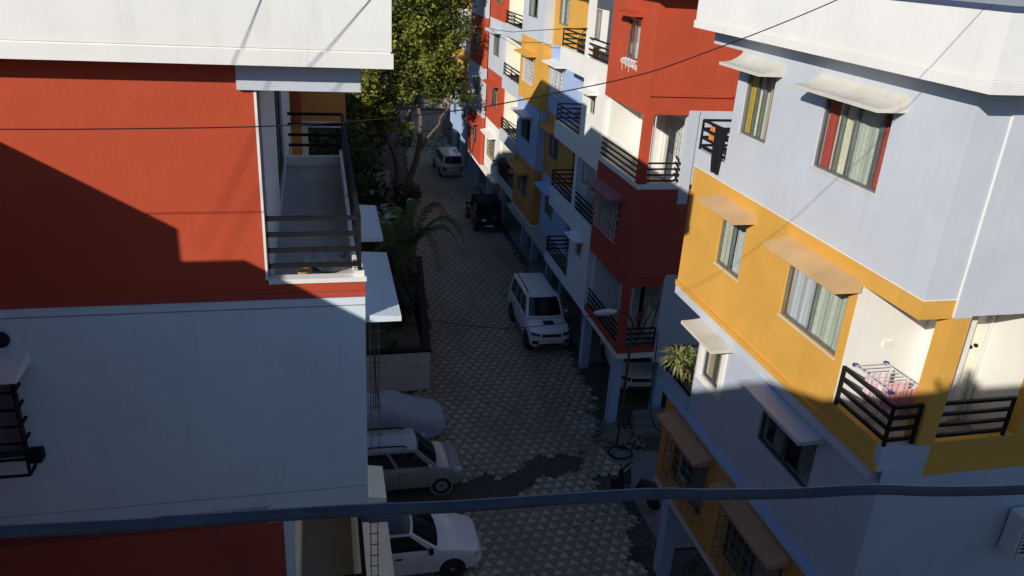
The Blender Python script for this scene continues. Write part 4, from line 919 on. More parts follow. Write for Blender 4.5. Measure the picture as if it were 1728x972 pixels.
# ------------------------------------------------------------------ trees and plants
def leaf_mesh(name, centers, size, mat, parent, spread, per, tint=(0,1), up=.3, droop=0):
    cen = np.array(centers); n = len(cen)*per
    c = np.repeat(cen, per, 0)+rng.normal(0, 1, (n, 3))*np.array(spread)
    d = rng.normal(0, 1, (n, 3)); d[:, 2] = d[:, 2]*.6-droop; d /= np.linalg.norm(d, axis=1)[:, None]
    nn = rng.normal(0, 1, (n, 3)); nn[:, 2] += up*3; s = np.cross(d, nn); s /= np.linalg.norm(s, axis=1)[:, None]+1e-6
    f = np.cross(s, d); sz = size*rng.uniform(.6, 1.35, n)[:, None]
    V = np.empty((n, 5, 3)); V[:, 0] = c-d*sz*.5; V[:, 1] = c+s*sz*.24+f*sz*.06; V[:, 2] = c+d*sz*.5-f*sz*.08; V[:, 3] = c-s*sz*.24+f*sz*.06; V[:, 4] = c
    me = bpy.data.meshes.new(name); me.vertices.add(n*5); me.vertices.foreach_set('co', V.ravel())
    fs = np.array([0,1,4, 1,2,4, 2,3,4, 3,0,4]); me.loops.add(n*12); me.loops.foreach_set('vertex_index', (fs[None]+np.arange(n)[:, None]*5).ravel())
    me.polygons.add(n*4); me.polygons.foreach_set('loop_start', np.arange(n*4, dtype=np.int32)*3); me.update(calc_edges=True)
    cl = np.repeat(rng.uniform(tint[0], tint[1], len(cen)), per); tv = np.clip(cl+rng.normal(0, .14, n), 0, 1)
    a = me.attributes.new('tint', 'FLOAT', 'POINT'); a.data.foreach_set('value', np.repeat(tv, 5))
    return link(name, me, mat, parent)
def clumps(blobs, n):
    out = []
    vol = np.array([b[1][0]*b[1][1]*b[1][2] for b in blobs])**.75; cnt = np.maximum(3, (n*vol/vol.sum()).astype(int))
    for (c, r), k in zip(blobs, cnt):
        d = rng.normal(0, 1, (k, 3)); d /= np.linalg.norm(d, axis=1)[:, None]; q = rng.uniform(.35, 1.0, (k, 1))**.6
        out.append(np.array(c)+d*q*np.array(r))
    return np.concatenate(out)
B_bark = bark('bark', (.15,.115,.085)); B_dark = bark('dark_bark', (.10,.08,.06))
L_main = leafmat('leaf_green', (.042,.068,.014), (.31,.33,.050)); L_dark = leafmat('leaf_dark', (.016,.030,.012), (.055,.085,.024)); L_brown = leafmat('leaf_brown', (.05,.035,.022), (.11,.075,.04)); L_palm = leafmat('palm_green', (.05,.08,.028), (.13,.17,.06)); L_pot = leafmat('pot_green', (.10,.13,.03), (.42,.40,.16))
def tree(name, label, base, stems, blobs, n, per, size, spread, leaf, tint=(0,1), twigs=0, barkm=None, group=None, droop=.1):
    t = thing(name, label, 'tree', base, group)
    bp = Vector(base)
    tm = MB()
    for pts, r0, r1 in stems:
        k = len(pts); P_ = [bp+Vector(p) for p in pts]
        Q = [P_[0]]
        for a, b in zip(P_, P_[1:]): Q += [a.lerp(b, f_)+Vector((rng.normal(0, .06), rng.normal(0, .06), 0)) for f_ in (.33, .66)]+[b]
        tm.tube(Q, [r0+(r1-r0)*i/(len(Q)-1) for i in range(len(Q))], 9)
    cen = clumps([((bp.x+c[0], bp.y+c[1], bp.z+c[2]), r) for c, r in blobs], n)
    for i in range(twigs):
        c = Vector(cen[rng.integers(len(cen))]); st = min((bp+Vector(p) for s_ in stems for p in s_[0][1:]), key=lambda p: (p-c).length+.0*p.z)
        mid = st.lerp(c, .5)+Vector(tuple(rng.normal(0, .25, 3)))
        tm.tube([st, mid, c], [.055, .035, .012], 5)
    tm.build('trunk', barkm or B_bark, t, True)
    leaf_mesh('crown', cen, size, leaf, t, spread, per, tint, droop=droop)
    return t
# big street tree with two stems
tree('street_tree', 'tall leafy two-stemmed tree on the left edge of the street beyond the boundary wall', (4.55, 47.4, 0),
  [([(0,0,0),(-.1,0,1.6),(-.25,.1,3.3),(-1.0,.3,5.2),(-1.6,.4,7.4),(-1.7,.6,10.0)], .24, .07), ([(.25,0,0),(.55,.1,1.4),(1.1,.2,3.0),(1.3,.3,4.6),(1.1,.8,7.2),(1.3,1,10.5),(1.4,1,12.6)], .25, .06),
   ([(1.1,.2,3.2),(2.0,.2,4.6),(2.9,.1,6.0),(3.6,.2,7.8)], .12, .04), ([(-.3,.1,3.4),(.5,.4,5.4),(.9,.6,7.0)], .13, .05), ([(-.9,.3,5.0),(-2.2,-.1,6.3),(-2.9,-.3,7.6)], .10, .03), ([(1.2,.7,7),(2.8,.6,9),(3.6,.4,10.6)], .09, .03)],
  [((-2.5,-.2,7.4),(1.3,1.2,1.1)),((-1.6,.2,9.4),(1.6,1.4,1.2)),((.3,.8,8.2),(1.3,1.2,.9)),((2.3,.4,8.4),(1.4,1.3,1.2)),((1.4,.8,10.6),(1.8,1.6,1.4)),((3.1,.2,10.4),(1.0,1.0,1.2)),((-.6,.8,11.8),(2.1,1.7,1.4)),((1.6,.8,13.2),(2.4,2.0,1.5)),((3.5,.3,6.9),(.8,.8,.5)),((-2.2,.0,5.6),(.8,.7,.8)),((.4,.2,4.6),(.45,.4,.8)),((-2.9,.3,11.0),(1.0,1.0,1.0)),((3.6,.6,12.8),(1.2,1.2,1.2)),((-1.8,-.3,6.3),(1.2,1,.9)),((-.4,.4,7.0),(1.1,1,.7)),((1.9,.5,7.2),(1.0,.9,.7)),((-2.9,-.2,5.2),(.7,.6,.6)),((-1.0,.2,5.3),(.6,.5,.5)),((3.0,.2,7.6),(.9,.8,.6))],
  440, 80, .25, (.28,.28,.21), L_main, (.0,1), 130)
tree('street_tree', 'slimmer tree growing behind the two-stemmed tree at the far bend', (6.9, 63.5, 0),
  [([(0,0,0),(.1,0,3),(-.1,.1,6),(.2,0,9.5),(.1,0,13)], .2, .05), ([(0,0,4.5),(1.0,0,7.5),(1.5,0,9.5)], .1, .03), ([(0,0,5),(-1.2,0,8),(-1.5,0,10)], .1, .03)],
  [((0,0,12),(2.2,2,2.2)),((1.4,0,9),(1.4,1.3,1.5)),((-1.4,0,9.4),(1.4,1.3,1.5)),((2.3,0,6.6),(1.1,1,1))], 170, 46, .36, (.36,.36,.3), L_main, (0,.75), 50)
for k, (x, y, h, rw, lab) in enumerate(((-.9,30.6,6.2,2.1,'dark bushy tree just behind the orange and white building on the left'),(-1.8,35.0,7.4,2.6,'dark tree between the left building and the boundary wall'),(.6,39.4,6.6,2.3,'dark tree close before the boundary wall on the left'),
     (-1.2,44.3,7.6,2.7,'dark tree rising left of the two-stemmed tree'),(1.0,51.5,7.2,2.5,'dark tree behind the boundary wall'),(-3.2,56,8.5,3.0,'broad dark tree far behind the boundary wall'),(2.6,59,7.5,2.6,'dark tree at the left of the far bend'),(-5.5,40,9.0,3.0,'tall dark tree at the back of the left yard'),(-5.5,48.5,9.0,3.0,'wide dark tree in the far left yard'))):
    tree('yard_tree', lab, (x, y, 0), [([(0,0,0),(.1,.1,h*.3),(0,.2,h*.55),(.2,.2,h*.85)], .17, .05), ([(.05,.1,h*.35),(.8,0,h*.6)], .09, .03), ([(.05,.1,h*.4),(-.8,.1,h*.65)], .09, .03)],
      [((0,0,h*.74),(rw,rw,h*.26)),((rw*.5,0,h*.48),(rw*.75,rw*.8,h*.2)),((-rw*.5,.2,h*.5),(rw*.75,rw*.8,h*.22)),((.1,-.2,h*.28),(rw*.8,rw*.8,h*.18))], 150, 30, .34, (.36,.36,.28), L_dark, (0,1), 14, B_dark, 'dark trees in the left yard')
for k, (x, y, h, rw, lab) in enumerate(((2.0,74,13,3.0,'far tree at the left end of the street'),(6.2,84,13.5,3.6,'far tree at the end of the street, behind the bend'),(-3,80,14,3.6,'far tall tree beyond the left yard'),(12.6,92,14,3.4,'far tree behind the beige wall'),(8.6,101,15,4,'farthest tree closing the street view'))):
    tree('far_tree', lab, (x, y, 0), [([(0,0,0),(.1,0,h*.4),(0,.2,h*.8)], .22, .06), ([(.05,0,h*.35),(1.2,0,h*.6)], .1, .03), ([(.05,0,h*.4),(-1.2,.1,h*.65)], .1, .03)],
      [((0,0,h*.8),(rw,rw,h*.2)),((rw*.5,0,h*.55),(rw*.8,rw*.8,h*.2)),((-rw*.5,.2,h*.57),(rw*.8,rw*.8,h*.2)),((0,0,h*.35),(rw*.8,rw*.8,h*.15)),((0,0,h*.14),(rw*.9,rw*.9,h*.12))], 190, 32, .46, (.5,.5,.4), L_main, (0,.6), 16, B_dark, 'far trees at the end of the street')
# brown shrub round the foot of the tree
tree('shrub', 'dry brown shrub at the foot of the two-stemmed tree', (4.75, 46.2, 0), [([(0,0,0),(0,0,.8),(.1,0,1.3)], .06, .02), ([(0,0,.5),(.5,0,1.2)], .03, .01), ([(0,0,.5),(-.5,0,1.2)], .03, .01)],
   [((0,0,1.35),(.95,.8,.45)),((.4,-.2,1.0),(.6,.5,.3)),((-.4,-.1,1.0),(.6,.5,.3))], 60, 26, .16, (.16,.16,.12), L_brown, (0,1), 12, B_dark)['category'] = 'shrub'
# palm fronds
def frond(mb, base, yaw, length, rise, droop, nleaf, lw):
    pts = []; 
    for i in range(9):
        s_ = i/8; r = length*s_*(1-.12*s_); z = rise*math.sin(s_*PI*.55)*1.0-droop*s_**2.6
        pts.append(Vector((base[0]+math.cos(yaw)*r, base[1]+math.sin(yaw)*r, base[2]+z)))
    mb.tube(pts, [.022-.018*i/8 for i in range(9)], 5)
    sd = Vector((-math.sin(yaw), math.cos(yaw), 0))
    for k in range(nleaf):
        s_ = .14+.86*k/nleaf; i = min(7, int(s_*8)); p = pts[i].lerp(pts[i+1], s_*8-i); d = (pts[i+1]-pts[i]).normalized()
        ll = lw*(1-.55*abs(s_-.45)*1.3)*random.uniform(.85, 1.1)
        for sg in (1, -1):
            tip = p+(sd*sg*.72+d*.62+Vector((0,0,-.28-.25*random.random())))*ll; m_ = p.lerp(tip, .5)+Vector((0,0,.07*ll)); wv = d*.036+Vector((0,0,.016))
            mb.add([p-wv*.6, m_-wv, tip, m_+wv, p+wv*.6], [(0,1,2,3,4)])
def palm(label, base, h, n, length, seedv):
    random.seed(seedv); t = thing('palm', label, 'palm', base); bx_, by_, bz_ = base
    m = MB(); m.tube([(bx_,by_,bz_),(bx_+.05,by_,bz_+h*.5),(bx_+.02,by_,bz_+h)], [.11,.085,.07], 9); m.build('trunk', B_dark, t, True)
    for k in range(n):
        yaw = 2*PI*k/n+random.uniform(-.25, .25); m = MB(); s_ = random.uniform(.75, 1.1)
        frond(m, (bx_+.02, by_, bz_+h-.05), yaw, length*s_, length*random.uniform(.45, .95), length*random.uniform(.45, .85), 26, .48*s_)
        f = m.build('frond', L_palm, t); a = f.data.attributes.new('tint', 'FLOAT', 'POINT'); a.data.foreach_set('value', [random.uniform(.1, .9)]*len(f.data.vertices))
    return t
palm('feathery palm leaning over the street from the planter', (3.05, 29.2, 1.5), 2.3, 12, 3.0, 4)
palm('smaller palm at the back of the planter by the near left building', (1.9, 31.6, 1.5), 1.5, 10, 1.7, 9)
tree('shrub', 'dark leafy shrub filling the planter under the palm', (2.6, 27.6, 1.5), [([(0,0,0),(0,0,.5),(.1,0,.9)], .04, .015), ([(0,0,.2),(.5,.3,.7)], .03, .01)],
   [((0,0,.6),(.7,.7,.4)),((-.5,1.4,.7),(.8,.9,.5)),((.4,2.6,.9),(.7,.9,.6)),((-.9,3.4,1.2),(.8,.8,.8))], 90, 34, .17, (.17,.17,.14), L_dark, (0,1), 20, B_dark)['category'] = 'shrub'
tree('shrub', 'dense dark shrub on the far half of the planter', (2.3, 32.6, 1.5), [([(0,0,0),(0,0,.8),(.1,0,1.5)], .05, .02)],
   [((0,0,1.0),(1.1,1.2,.8)),((.6,1.6,.9),(.9,1.0,.7)),((.5,-1.2,.7),(.9,.9,.6))], 90, 34, .2, (.2,.2,.16), L_dark, (0,.9), 20, B_dark)['category'] = 'shrub'
def spiky(name, label, base, n, ln, leaf, wdt=.03, cat='plant', lean=(.25, 1.2)):
    t = thing(name, label, cat, base); m = MB(); b0 = Vector(base)
    for k in range(n):
        yaw = random.uniform(0, 2*PI); el = random.uniform(*lean); l = ln*random.uniform(.6, 1.1); d = Vector((math.cos(yaw)*math.cos(el), math.sin(yaw)*math.cos(el), math.sin(el))); sd = Vector((-math.sin(yaw), math.cos(yaw), 0))*wdt
        a = b0; mid = b0+d*l*.55; tip = b0+d*l+Vector((0,0,-l*.35)); m.add([a-sd*.5, mid-sd, tip, mid+sd, a+sd*.5], [(0,1,2,3,4)])
    f = m.build('leaves', leaf, t); at = f.data.attributes.new('tint', 'FLOAT', 'POINT'); at.data.foreach_set('value', np.repeat(rng.uniform(0, 1, len(f.data.vertices)//5), 5))
    return t
spiky('agave', 'spiky agave plant near the front of the planter', (2.35, 26.0, 1.5), 22, .75, L_palm, .035)
pp = spiky('potted_plant', 'pale spiky pot plant on the balcony rail of the near right building', (8.05, 15.35, 6.15), 120, .62, L_pot, .022, 'plant', (-.3, 1.3))
MB().lathe([(.10,-.28),(.15,-.02),(.16,0),(.12,-.01)], Matrix.Translation((8.12, 15.35, 6.15)), 14).build('pot', M_redd, pp, True)
pp = spiky('potted_plant', 'green pot plant beside the pale spiky one on the balcony rail', (8.1, 14.85, 6.2), 70, .42, L_palm, .03, 'plant', (-.2, 1.3))
MB().lathe([(.09,-.25),(.13,-.02),(.14,0),(.1,-.01)], Matrix.Translation((8.15, 14.85, 6.2)), 14).build('pot', M_redd, pp, True)
pp = spiky('potted_plant', 'small pot plant on the floor of the orange corner balcony', (9.0, 8.75, 8.22), 26, .28, L_palm, .025)
MB().lathe([(.07,-.2),(.1,-.02),(.11,0),(.08,-.01)], Matrix.Translation((9.0, 8.75, 8.22)), 12).build('pot', M_redd, pp, True)
pb = thing('potted_plant', 'leafy red-green bush behind the pale spiky plant on the same balcony', 'plant', (8.3, 14.95, 6.2))
leaf_mesh('leaves', clumps([((8.2,15.0,6.35),(.22,.3,.3)),((8.25,15.35,6.0),(.25,.35,.3))], 26), .13, L_pot, pb, (.08,.08,.08), 16, (0,.5))
MB().lathe([(.12,-.3),(.17,-.02),(.18,0),(.13,-.01)], Matrix.Translation((8.3, 15.0, 6.05)), 14).build('pot', M_redd, pb, True)
pb = thing('potted_plant', 'round green bush on the lowest far balcony beside the black jeep', 'plant', (10.1, 43.3, 3.2))
leaf_mesh('leaves', clumps([((10.0,43.3,3.75),(.4,.5,.35))], 24), .16, L_palm, pb, (.1,.1,.1), 16, (0,1)); MB().lathe([(.15,2.95),(.22,3.4),(.2,3.42),(.1,3.38)], Matrix.Translation((10.1,43.3,0)), 12).build('pot', M_redd, pb, True)
wb_ = thing('wooden_chest', 'brown wooden chest on the topmost white balcony', 'chest', (9.9, 29.4, 11.1)); MB().box(9.55, 10.0, 28.7, 30.0, 11.08, 11.75).build('body', solid('brown_wood', (.20,.07,.035), .6), wb_, bevel=.02); MB().box(9.52, 10.03, 28.67, 30.03, 11.752, 11.80).build('lid', solid('brown_wood', (.2,.07,.035)), wb_)
rg = thing('rag', 'crumpled pale plastic sheet on the floor of the left balcony', 'sheet', (.1, 10.4, 10.75)); MB().grid(lambda i, j: (-.25+.5*i+.04*math.sin(9*j), 10.1+.75*j+.05*math.sin(8*i), 10.77+.05*abs(math.sin(7*i+3*j)*math.cos(5*j-2*i))), 16, 20).build('sheet', M_greyl, rg, True)
tag(MB().lathe([(.06,10.76),(.09,10.86),(.1,10.87),(.08,10.84)], Matrix.Translation((-.25,9.62,.12)), 14).build('clay_bowl', M_dusty, None, True), 'small clay bowl at the near edge of the left balcony', 'bowl')
random.seed(21)
# ------------------------------------------------------------------ planter and boundary wall
M_plant = plaster('planter_render', (.56,.52,.45), .2)
p = thing('planter', 'tall rendered planter with black coping between the parked cars and the palm', 'planter', (2.0, 30, 0))
bx(p, 'wall', M_plant, .9, 3.56, 25.3, 25.5, -.05, 1.5); 
mb = MB(); mb.prism([(3.36,25.5),(3.56,25.5),(4.35,34.6),(4.15,34.6)], lambda x, y, z: (x, y, z), -.05, 1.5); mb.build('wall', M_greyl, p)
bx(p, 'coping', M_black, .9, 3.60, 25.27, 25.53, 1.502, 1.60); mb = MB(); mb.prism([(3.33,25.53),(3.60,25.53),(4.38,34.62),(4.12,34.62)], lambda x, y, z: (x, y, z), 1.502, 1.60); mb.build('coping', M_black, p)
for i in range(5):
    for jx in range(4):
        pass
for jz in range(2): bx(p, 'joint', M_grey, .95, 3.55, 25.297, 25.3, .5+jz*.5, .508+jz*.5)
for i in range(5): bx(p, 'joint', M_grey, 1.3+i*.46, 1.308+i*.46, 25.297, 25.3, 0, 1.49)
bx(p, 'earth', M_soil, .9, 3.36, 25.5, 34.6, -.05, 1.42)
b_ = thing('boundary_wall', 'grey boundary wall with dark plinth at the foot of the trees on the left', 'wall', (2, 49, 0))
bx(b_, 'panel', M_greyl, -6, 4.02, 48.9, 49.1, .25, 1.72); bx(b_, 'plinth', M_black, -6, 4.05, 48.86, 49.1, -.05, .25); bx(b_, 'pier', M_greyl, 3.9, 4.1, 48.82, 49.15, -.05, 1.8)
mb = MB(); mb.tube([(2.05+1.8*i/12, 48.87, 1.66-.22*math.sin(PI*i/12)) for i in range(13)], .025, 6); mb.build('hanging_cable', M_black, b_, True)
s_ = thing('entrance_canopy', 'low grey concrete slab in front of the boundary wall', 'slab', (2.6, 45, 0)); bx(s_, 'slab', M_greyl, 1.6, 4.2, 42.6, 47.0, .0, .35)
tn = thing('water_tank', 'white round tank standing behind the window shades of the left building', 'tank', (1.5, 36.6, 0))
MB().lathe([(.62,1.4),(.66,1.5),(.66,2.3),(.6,2.36),(.75,2.4),(.75,2.5),(.2,2.62)], Matrix.Translation((1.7, 37.5, .0)), 20).build('shell', M_wmetal, tn, True); bx(tn, 'stand', M_grey, 1.2, 2.2, 37.0, 38.0, -.05, 1.4)
lp = thing('garden_lamp', 'thin lamp post with pale globe at the street edge near the shrub', 'lamp', (4.8, 42.4, 0))
MB().tube([(4.8,42.4,0),(4.8,42.4,1.7)], .035, 6).build('post', M_black, lp, True); MB().lathe([(.05,1.68),(.20,1.74),(.24,1.88),(.18,2.0),(.05,2.04)], Matrix.Translation((4.72,42.4,0)), 16).build('globe', M_wmetal, lp, True)
# far beige wall and buildings closing the view
fw = thing('far_wall', 'sunlit beige wall where the street bends out of sight', 'wall', (11, 78, 0)); bx(fw, 'panel', M_tile, 10.0, 13.6, 80.5, 80.8, -.05, 2.0); bx(fw, 'coping', M_cream, 9.95, 13.65, 80.45, 80.85, 2.0, 2.1)
for i, (x0, x1, y, cols, lab) in enumerate(((-22,-3,96,(M_white,M_red,M_white,M_orange),'white building with red and orange storeys seen far off between the tree trunks'),(-1,9,118,(M_red,M_white,M_orange,M_white),'far red and white building behind the trees at the end of the street'),(12,26,104,(M_orange,M_white,M_red,M_blue),'far orange building at the right end of the street view'))):
    b = thing('far_building', lab, 'building', ((x0+x1)/2, y+4, 0)); Fp = Pl('y', y)
    for k, m_ in enumerate(cols):
        z0 = 2.6+k*2.85; hs = [(x0+1+q*2.6, x0+2.3+q*2.6, z0+.9, z0+2.1) for q in range(int((x1-x0-1.5)/2.6))]
        Fp.wall(b, m_, x0, x1, z0, z0+2.85, hs)
        for h in hs: Fp.window(b, *h, (.5,), [], frame=M_alu)
    bx(b, 'core', M_dark, x0+.1, x1-.1, y+.4, y+8, 0, 13.9); bx(b, 'ground_floor', M_white, x0, x1, y, y+.3, -.05, 2.6); bx(b, 'parapet', M_white, x0-.3, x1+.3, y-.3, y+8, 14.0, 15.0)
# ------------------------------------------------------------------ street lamp, wires, cables
sl_ = thing('street_lamp', 'curved street lamp on a thin brown pole in front of the lowest corner balcony', 'street lamp', (9.19, 20.83, 0))
M_rust = solid('brown_pole_paint', (.10,.05,.035), .6)
MB().tube([(9.19,20.83,0),(9.2,20.83,2.2),(9.21,20.83,4.25)]+[(8.66+.56*math.cos(a), 20.83, 4.28+.62*math.sin(a)) for a in np.linspace(.1, PI*.52, 9)], [.05]*3+[.035]*9, 8).build('pole', M_rust, sl_, True)
mb = MB(); loft(mb, [(7.88,(.03,4.86,4.90,.01)),(8.0,(.10,4.82,4.92,.03)),(8.35,(.12,4.83,4.96,.04)),(8.62,(.05,4.86,4.93,.02))], section)
for k in range(len(mb.v)): mb.v[k] = (mb.v[k][0], mb.v[k][1]+20.83, mb.v[k][2])
mb.build('lamp_head', M_wmetal, sl_, True)
def cable(name, label, pts, r, mat, sub=8):
    P_ = [Vector(p) for p in pts]; Q = []
    for i in range(len(P_)-1):
        p0, p1, p2, p3 = P_[max(i-1,0)], P_[i], P_[i+1], P_[min(i+2, len(P_)-1)]
        for k in range(sub):
            t_ = k/sub; Q.append(.5*((2*p1)+(-p0+p2)*t_+(2*p0-5*p1+4*p2-p3)*t_*t_+(-p0+3*p1-3*p2+p3)*t_**3))
    Q.append(P_[-1]); return tag(MB().tube(Q, r, 8).build(name, mat, None, True), label, 'cable')
M_cable = solid('blue_cable', (.042,.052,.075), .55, 0, .35, .4, 0, 9)
cable('overhead_cable', 'thick blue-grey cable crossing the foreground low in the picture', [(-6,1.62,14.0),(-3.2,1.58,13.75),(-.687,1.55,13.612),(-.337,1.55,13.595),(.037,1.55,13.579),(.303,1.55,13.561),(.764,1.55,13.544),(.972,1.55,13.52),(1.234,1.55,13.495),(1.471,1.55,13.48),(1.995,1.55,13.422),(4,1.6,13.25),(9,1.8,13.0),(14,2,13.0)], .0150, M_cable)
cable('overhead_wire', 'thin black wire sagging from the red wall across to the right parapet', [(-5.0,7.2,13.24),(-2.519,7.2,13.246),(-1.45,7.2,13.263),(-.439,7.2,13.294),(.396,7.2,13.357),(1.351,7.2,13.477),(2.127,7.2,13.631),(2.817,7.2,13.787),(3.388,7.2,13.97),(4.839,7.2,14.561),(7.0,7.25,15.6)], .0055, M_black)
cable('overhead_wire', 'thin wire strung along the upper fronts of the far right buildings', [(9.3,46,11.0),(8.9,43.396,11.05),(8.9,38.617,11.34),(8.9,36.38,11.572),(8.9,30.154,12.266),(9.3,28.1,12.5)], .013, M_black)
cable('lamp_cable', 'black cable sagging over the street from the planter to the street lamp', [(3.5,28.5,1.6),(3.695,27.428,1.75),(4.358,27,1.821),(5.46,25.5,2.288),(6.241,24,2.932),(7.427,22.3,3.873),(7.808,21.2,4.586),(8.172,20.83,4.86)], .012, M_black)
cable('cable_drop', 'dark cable hanging down beside the stilts of the red corner block', [(10.6,21.9,3.6),(10.55,21.7,2.2),(10.5,21.5,1.0),(10.7,21.2,.3),(11.1,21.0,.15)], .018, M_black)
cable('service_wire', 'service wire tied to the left parapet, its shadow falling across the white band', [(-.43,9.0,14.45),(-3.5,6.52,15.23),(-7.19,3.54,16.17),(-11,.5,17.2)], .006, M_black)
cable('service_wire', 'second service wire tied near the street end of the left parapet', [(.73,9.0,14.45),(-2.73,6.52,15.19),(-6.87,3.54,16.09),(-11,.3,17.1)], .006, M_black)
# ------------------------------------------------------------------ things on balconies and facades
dr = thing('drying_rack', 'white folding drying rack with pink towels on the orange corner balcony', 'drying rack', (8.35, 9.1, 8.0))
M_blueP = solid('blue_plastic', (.04,.05,.30), .4)
mb = MB()
for k in range(9): mb.bar((8.06+.0*k, 9.55-.1*k, 9.14), (8.62, 9.55-.1*k, 9.14), .009)
mb.bar((8.06,9.58,9.14),(8.06,8.72,9.14),.014); mb.bar((8.62,9.58,9.14),(8.62,8.72,9.14),.014); mb.bar((8.1,9.4,9.13),(8.6,8.8,8.02),.016); mb.bar((8.6,9.4,9.13),(8.1,8.8,8.02),.016); mb.bar((8.1,8.85,9.13),(8.6,9.5,8.02),.016); mb.bar((8.6,8.85,9.13),(8.1,9.5,8.02),.016)
mb.build('frame', M_wmetal, dr)
for x, y in ((8.06,9.58),(8.62,9.58),(8.06,8.72),(8.62,8.72)): MB().box(x-.025, x+.025, y-.025, y+.025, 9.115, 9.165).build('corner_cap', M_blueP, dr)
def towel(label, mat, x0, x1, y, ztop, l1, l2, name='towel'):
    m = MB(); m.grid(lambda i, k: (x0+(x1-x0)*i, y+(.02 if k > .5 else -.02)*(1+.6*math.sin(9*i+k*3))+.012*math.sin(25*i), (ztop-l1*(1-2*k)) if k < .5 else (ztop-l2*(2*k-1))), 14, 10); return tag(m.build(name, mat, None, True), label, 'towel')
towel('pink towel hanging at the wall side of the drying rack', cloth('pink_cloth', (.62,.33,.36)), 8.2, 8.6, 8.98, 9.155, .5, .42)
towel('pale pink cloth hanging on the street side of the drying rack', cloth('pale_pink_cloth', (.68,.52,.55)), 8.08, 8.5, 9.28, 9.155, .55, .4)
towel('salmon towel at the camera end of the drying rack', cloth('salmon_cloth', (.60,.26,.20)), 8.3, 8.62, 8.76, 9.155, .45, .35)
def hung(label, mat, y0, y1, x, z1, z0, cat='cloth', name='cloth', taper=0):
    m = MB(); m.grid(lambda i, k: (x-.012*math.sin(11*i+k*5)-.02*k, y0+(y1-y0)*i+taper*k*(.5-i), z1+(z0-z1)*k), 10, 10); return tag(m.build(name, mat, None, True), label, cat)
hung('black garment hanging over the top balcony railing of the near right building', cloth('black_cloth', (.012,.012,.014)), 14.55, 15.15, 7.95, 11.76, 10.82, 'garment', 'garment', .25)
hung('orange cloth behind the black garment on the top balcony railing', cloth('orange_cloth', (.62,.20,.05)), 15.15, 15.45, 8.02, 11.72, 11.40)
for lab, (x, y, z), h in (('red pennant flag on a stick at the lowest corner balcony', (9.95,22.3,3.0), 1.3), ('small red flag on the white middle balcony', (9.6,26.9,5.9), 1.5)):
    f = thing('flag', lab, 'flag', (x, y, z)); MB().tube([(x,y,z),(x+.25,y,z+h)], .012, 6).build('stick', M_black, f, True)
    MB().grid(lambda i, k: (x+.25-.06*k-.30*i*(1-.0*k)+0, y+.03*math.sin(6*i), z+h-.55*k*(1-i)-.35*i), 6, 6).build('pennant', c_red, f, True)
for lab, p0, p1 in (('long dark stick leaning in the lowest corner balcony', (10.45,22.3,2.85), (10.62,22.1,4.9)), ('thin stick leaning on the lowest corner balcony railing', (10.1,22.5,2.85), (10.4,22.15,4.25))): tag(MB().tube([p0, p1], .018, 6).build('stick', M_black, None, True), lab, 'stick')
or_ = thing('ornament', 'dark hanging ornament on the white wall above the lowest corner balcony', 'ornament', (10.4, 25.0, 4.2)); MB().lathe([(.01,-.35),(.06,-.2),(.12,0),(.05,.12),(.01,.3)], Matrix.Translation((10.44, 25.35, 4.25)), 10).build('body', M_black, or_, True)
ac = thing('air_conditioner', 'white outdoor air conditioner unit on the blue wall at the right edge', 'air conditioner', (11.1, 8.2, 6.3))
MB().box(10.7, 11.5, 8.1, 8.42, 6.2, 6.98).build('casing', M_wmetal, ac, bevel=.02); bx(ac, 'fan_recess', M_black, 10.74, 11.3, 8.092, 8.099, 6.26, 6.92)
for k in range(9): bx(ac, 'louvre', M_wmetal, 10.73, 11.32, 8.075, 8.09, 6.28+k*.075, 6.30+k*.075)
for k in range(5): bx(ac, 'louvre', M_wmetal, 10.74+k*.14, 10.755+k*.14, 8.07, 8.088, 6.26, 6.92)
for x in (10.8, 11.4): bx(ac, 'bracket', M_wmetal, x-.02, x+.02, 8.1, 8.44, 6.14, 6.195)
rb = thing('bucket', 'dark red plastic tub on the floor of the orange corner balcony', 'bucket', (8.35, 8.8, 8.0)); MB().lathe([(.14,8.0),(.19,8.22),(.2,8.23),(.17,8.2),(.12,8.04)], Matrix.Translation((8.25,8.75,0)), 18).build('tub', M_redd, rb, True)
tr = thing('trellis', 'pale wooden trellis with climber stems on the left building corner', 'trellis', (.62, 9.7, 8.2))
mb = MB()
for x in (.55, .66): mb.bar((x,9.62,8.2),(x,9.62,10.25),.014)
for k in range(9): mb.bar((.53,9.62,8.25+k*.23),(.70,9.62,8.25+k*.23),.012)
mb.build('frame', M_tan, tr); mb = MB()
for k in range(4): mb.tube([(.58+.03*k,9.6,8.9),(.6+.02*math.sin(k),9.6,9.5),(.57+.025*k,9.6,10.3)], .006, 5)
mb.build('stem', B_bark, tr, True)
tt = thing('trellis', 'lower pale trellis beside the bottom shade of the left building', 'trellis', (.6, 9.5, 6.2)); mb = MB()
for x in (.52, .62): mb.bar((x,9.52,6.0),(x,9.52,7.4),.014)
for k in range(7): mb.bar((.50,9.52,6.05+k*.2),(.64,9.52,6.05+k*.2),.012)
mb.build('frame', M_tan, tt)
gr = thing('drain_grate', 'rusty steel grate lying on the ground by the near stilts', 'grate', (8.2, 15.65, 0)); mb = MB()
for k in range(9): mb.bar((7.95+k*.07,15.35,.02),(7.85+k*.07,16.05,.02),.014)
for k in range(4): mb.bar((7.93-k*.03,15.37+k*.22,.03),(8.52-k*.03,15.37+k*.22,.03),.016)
mb.build('bars', M_rust, gr)
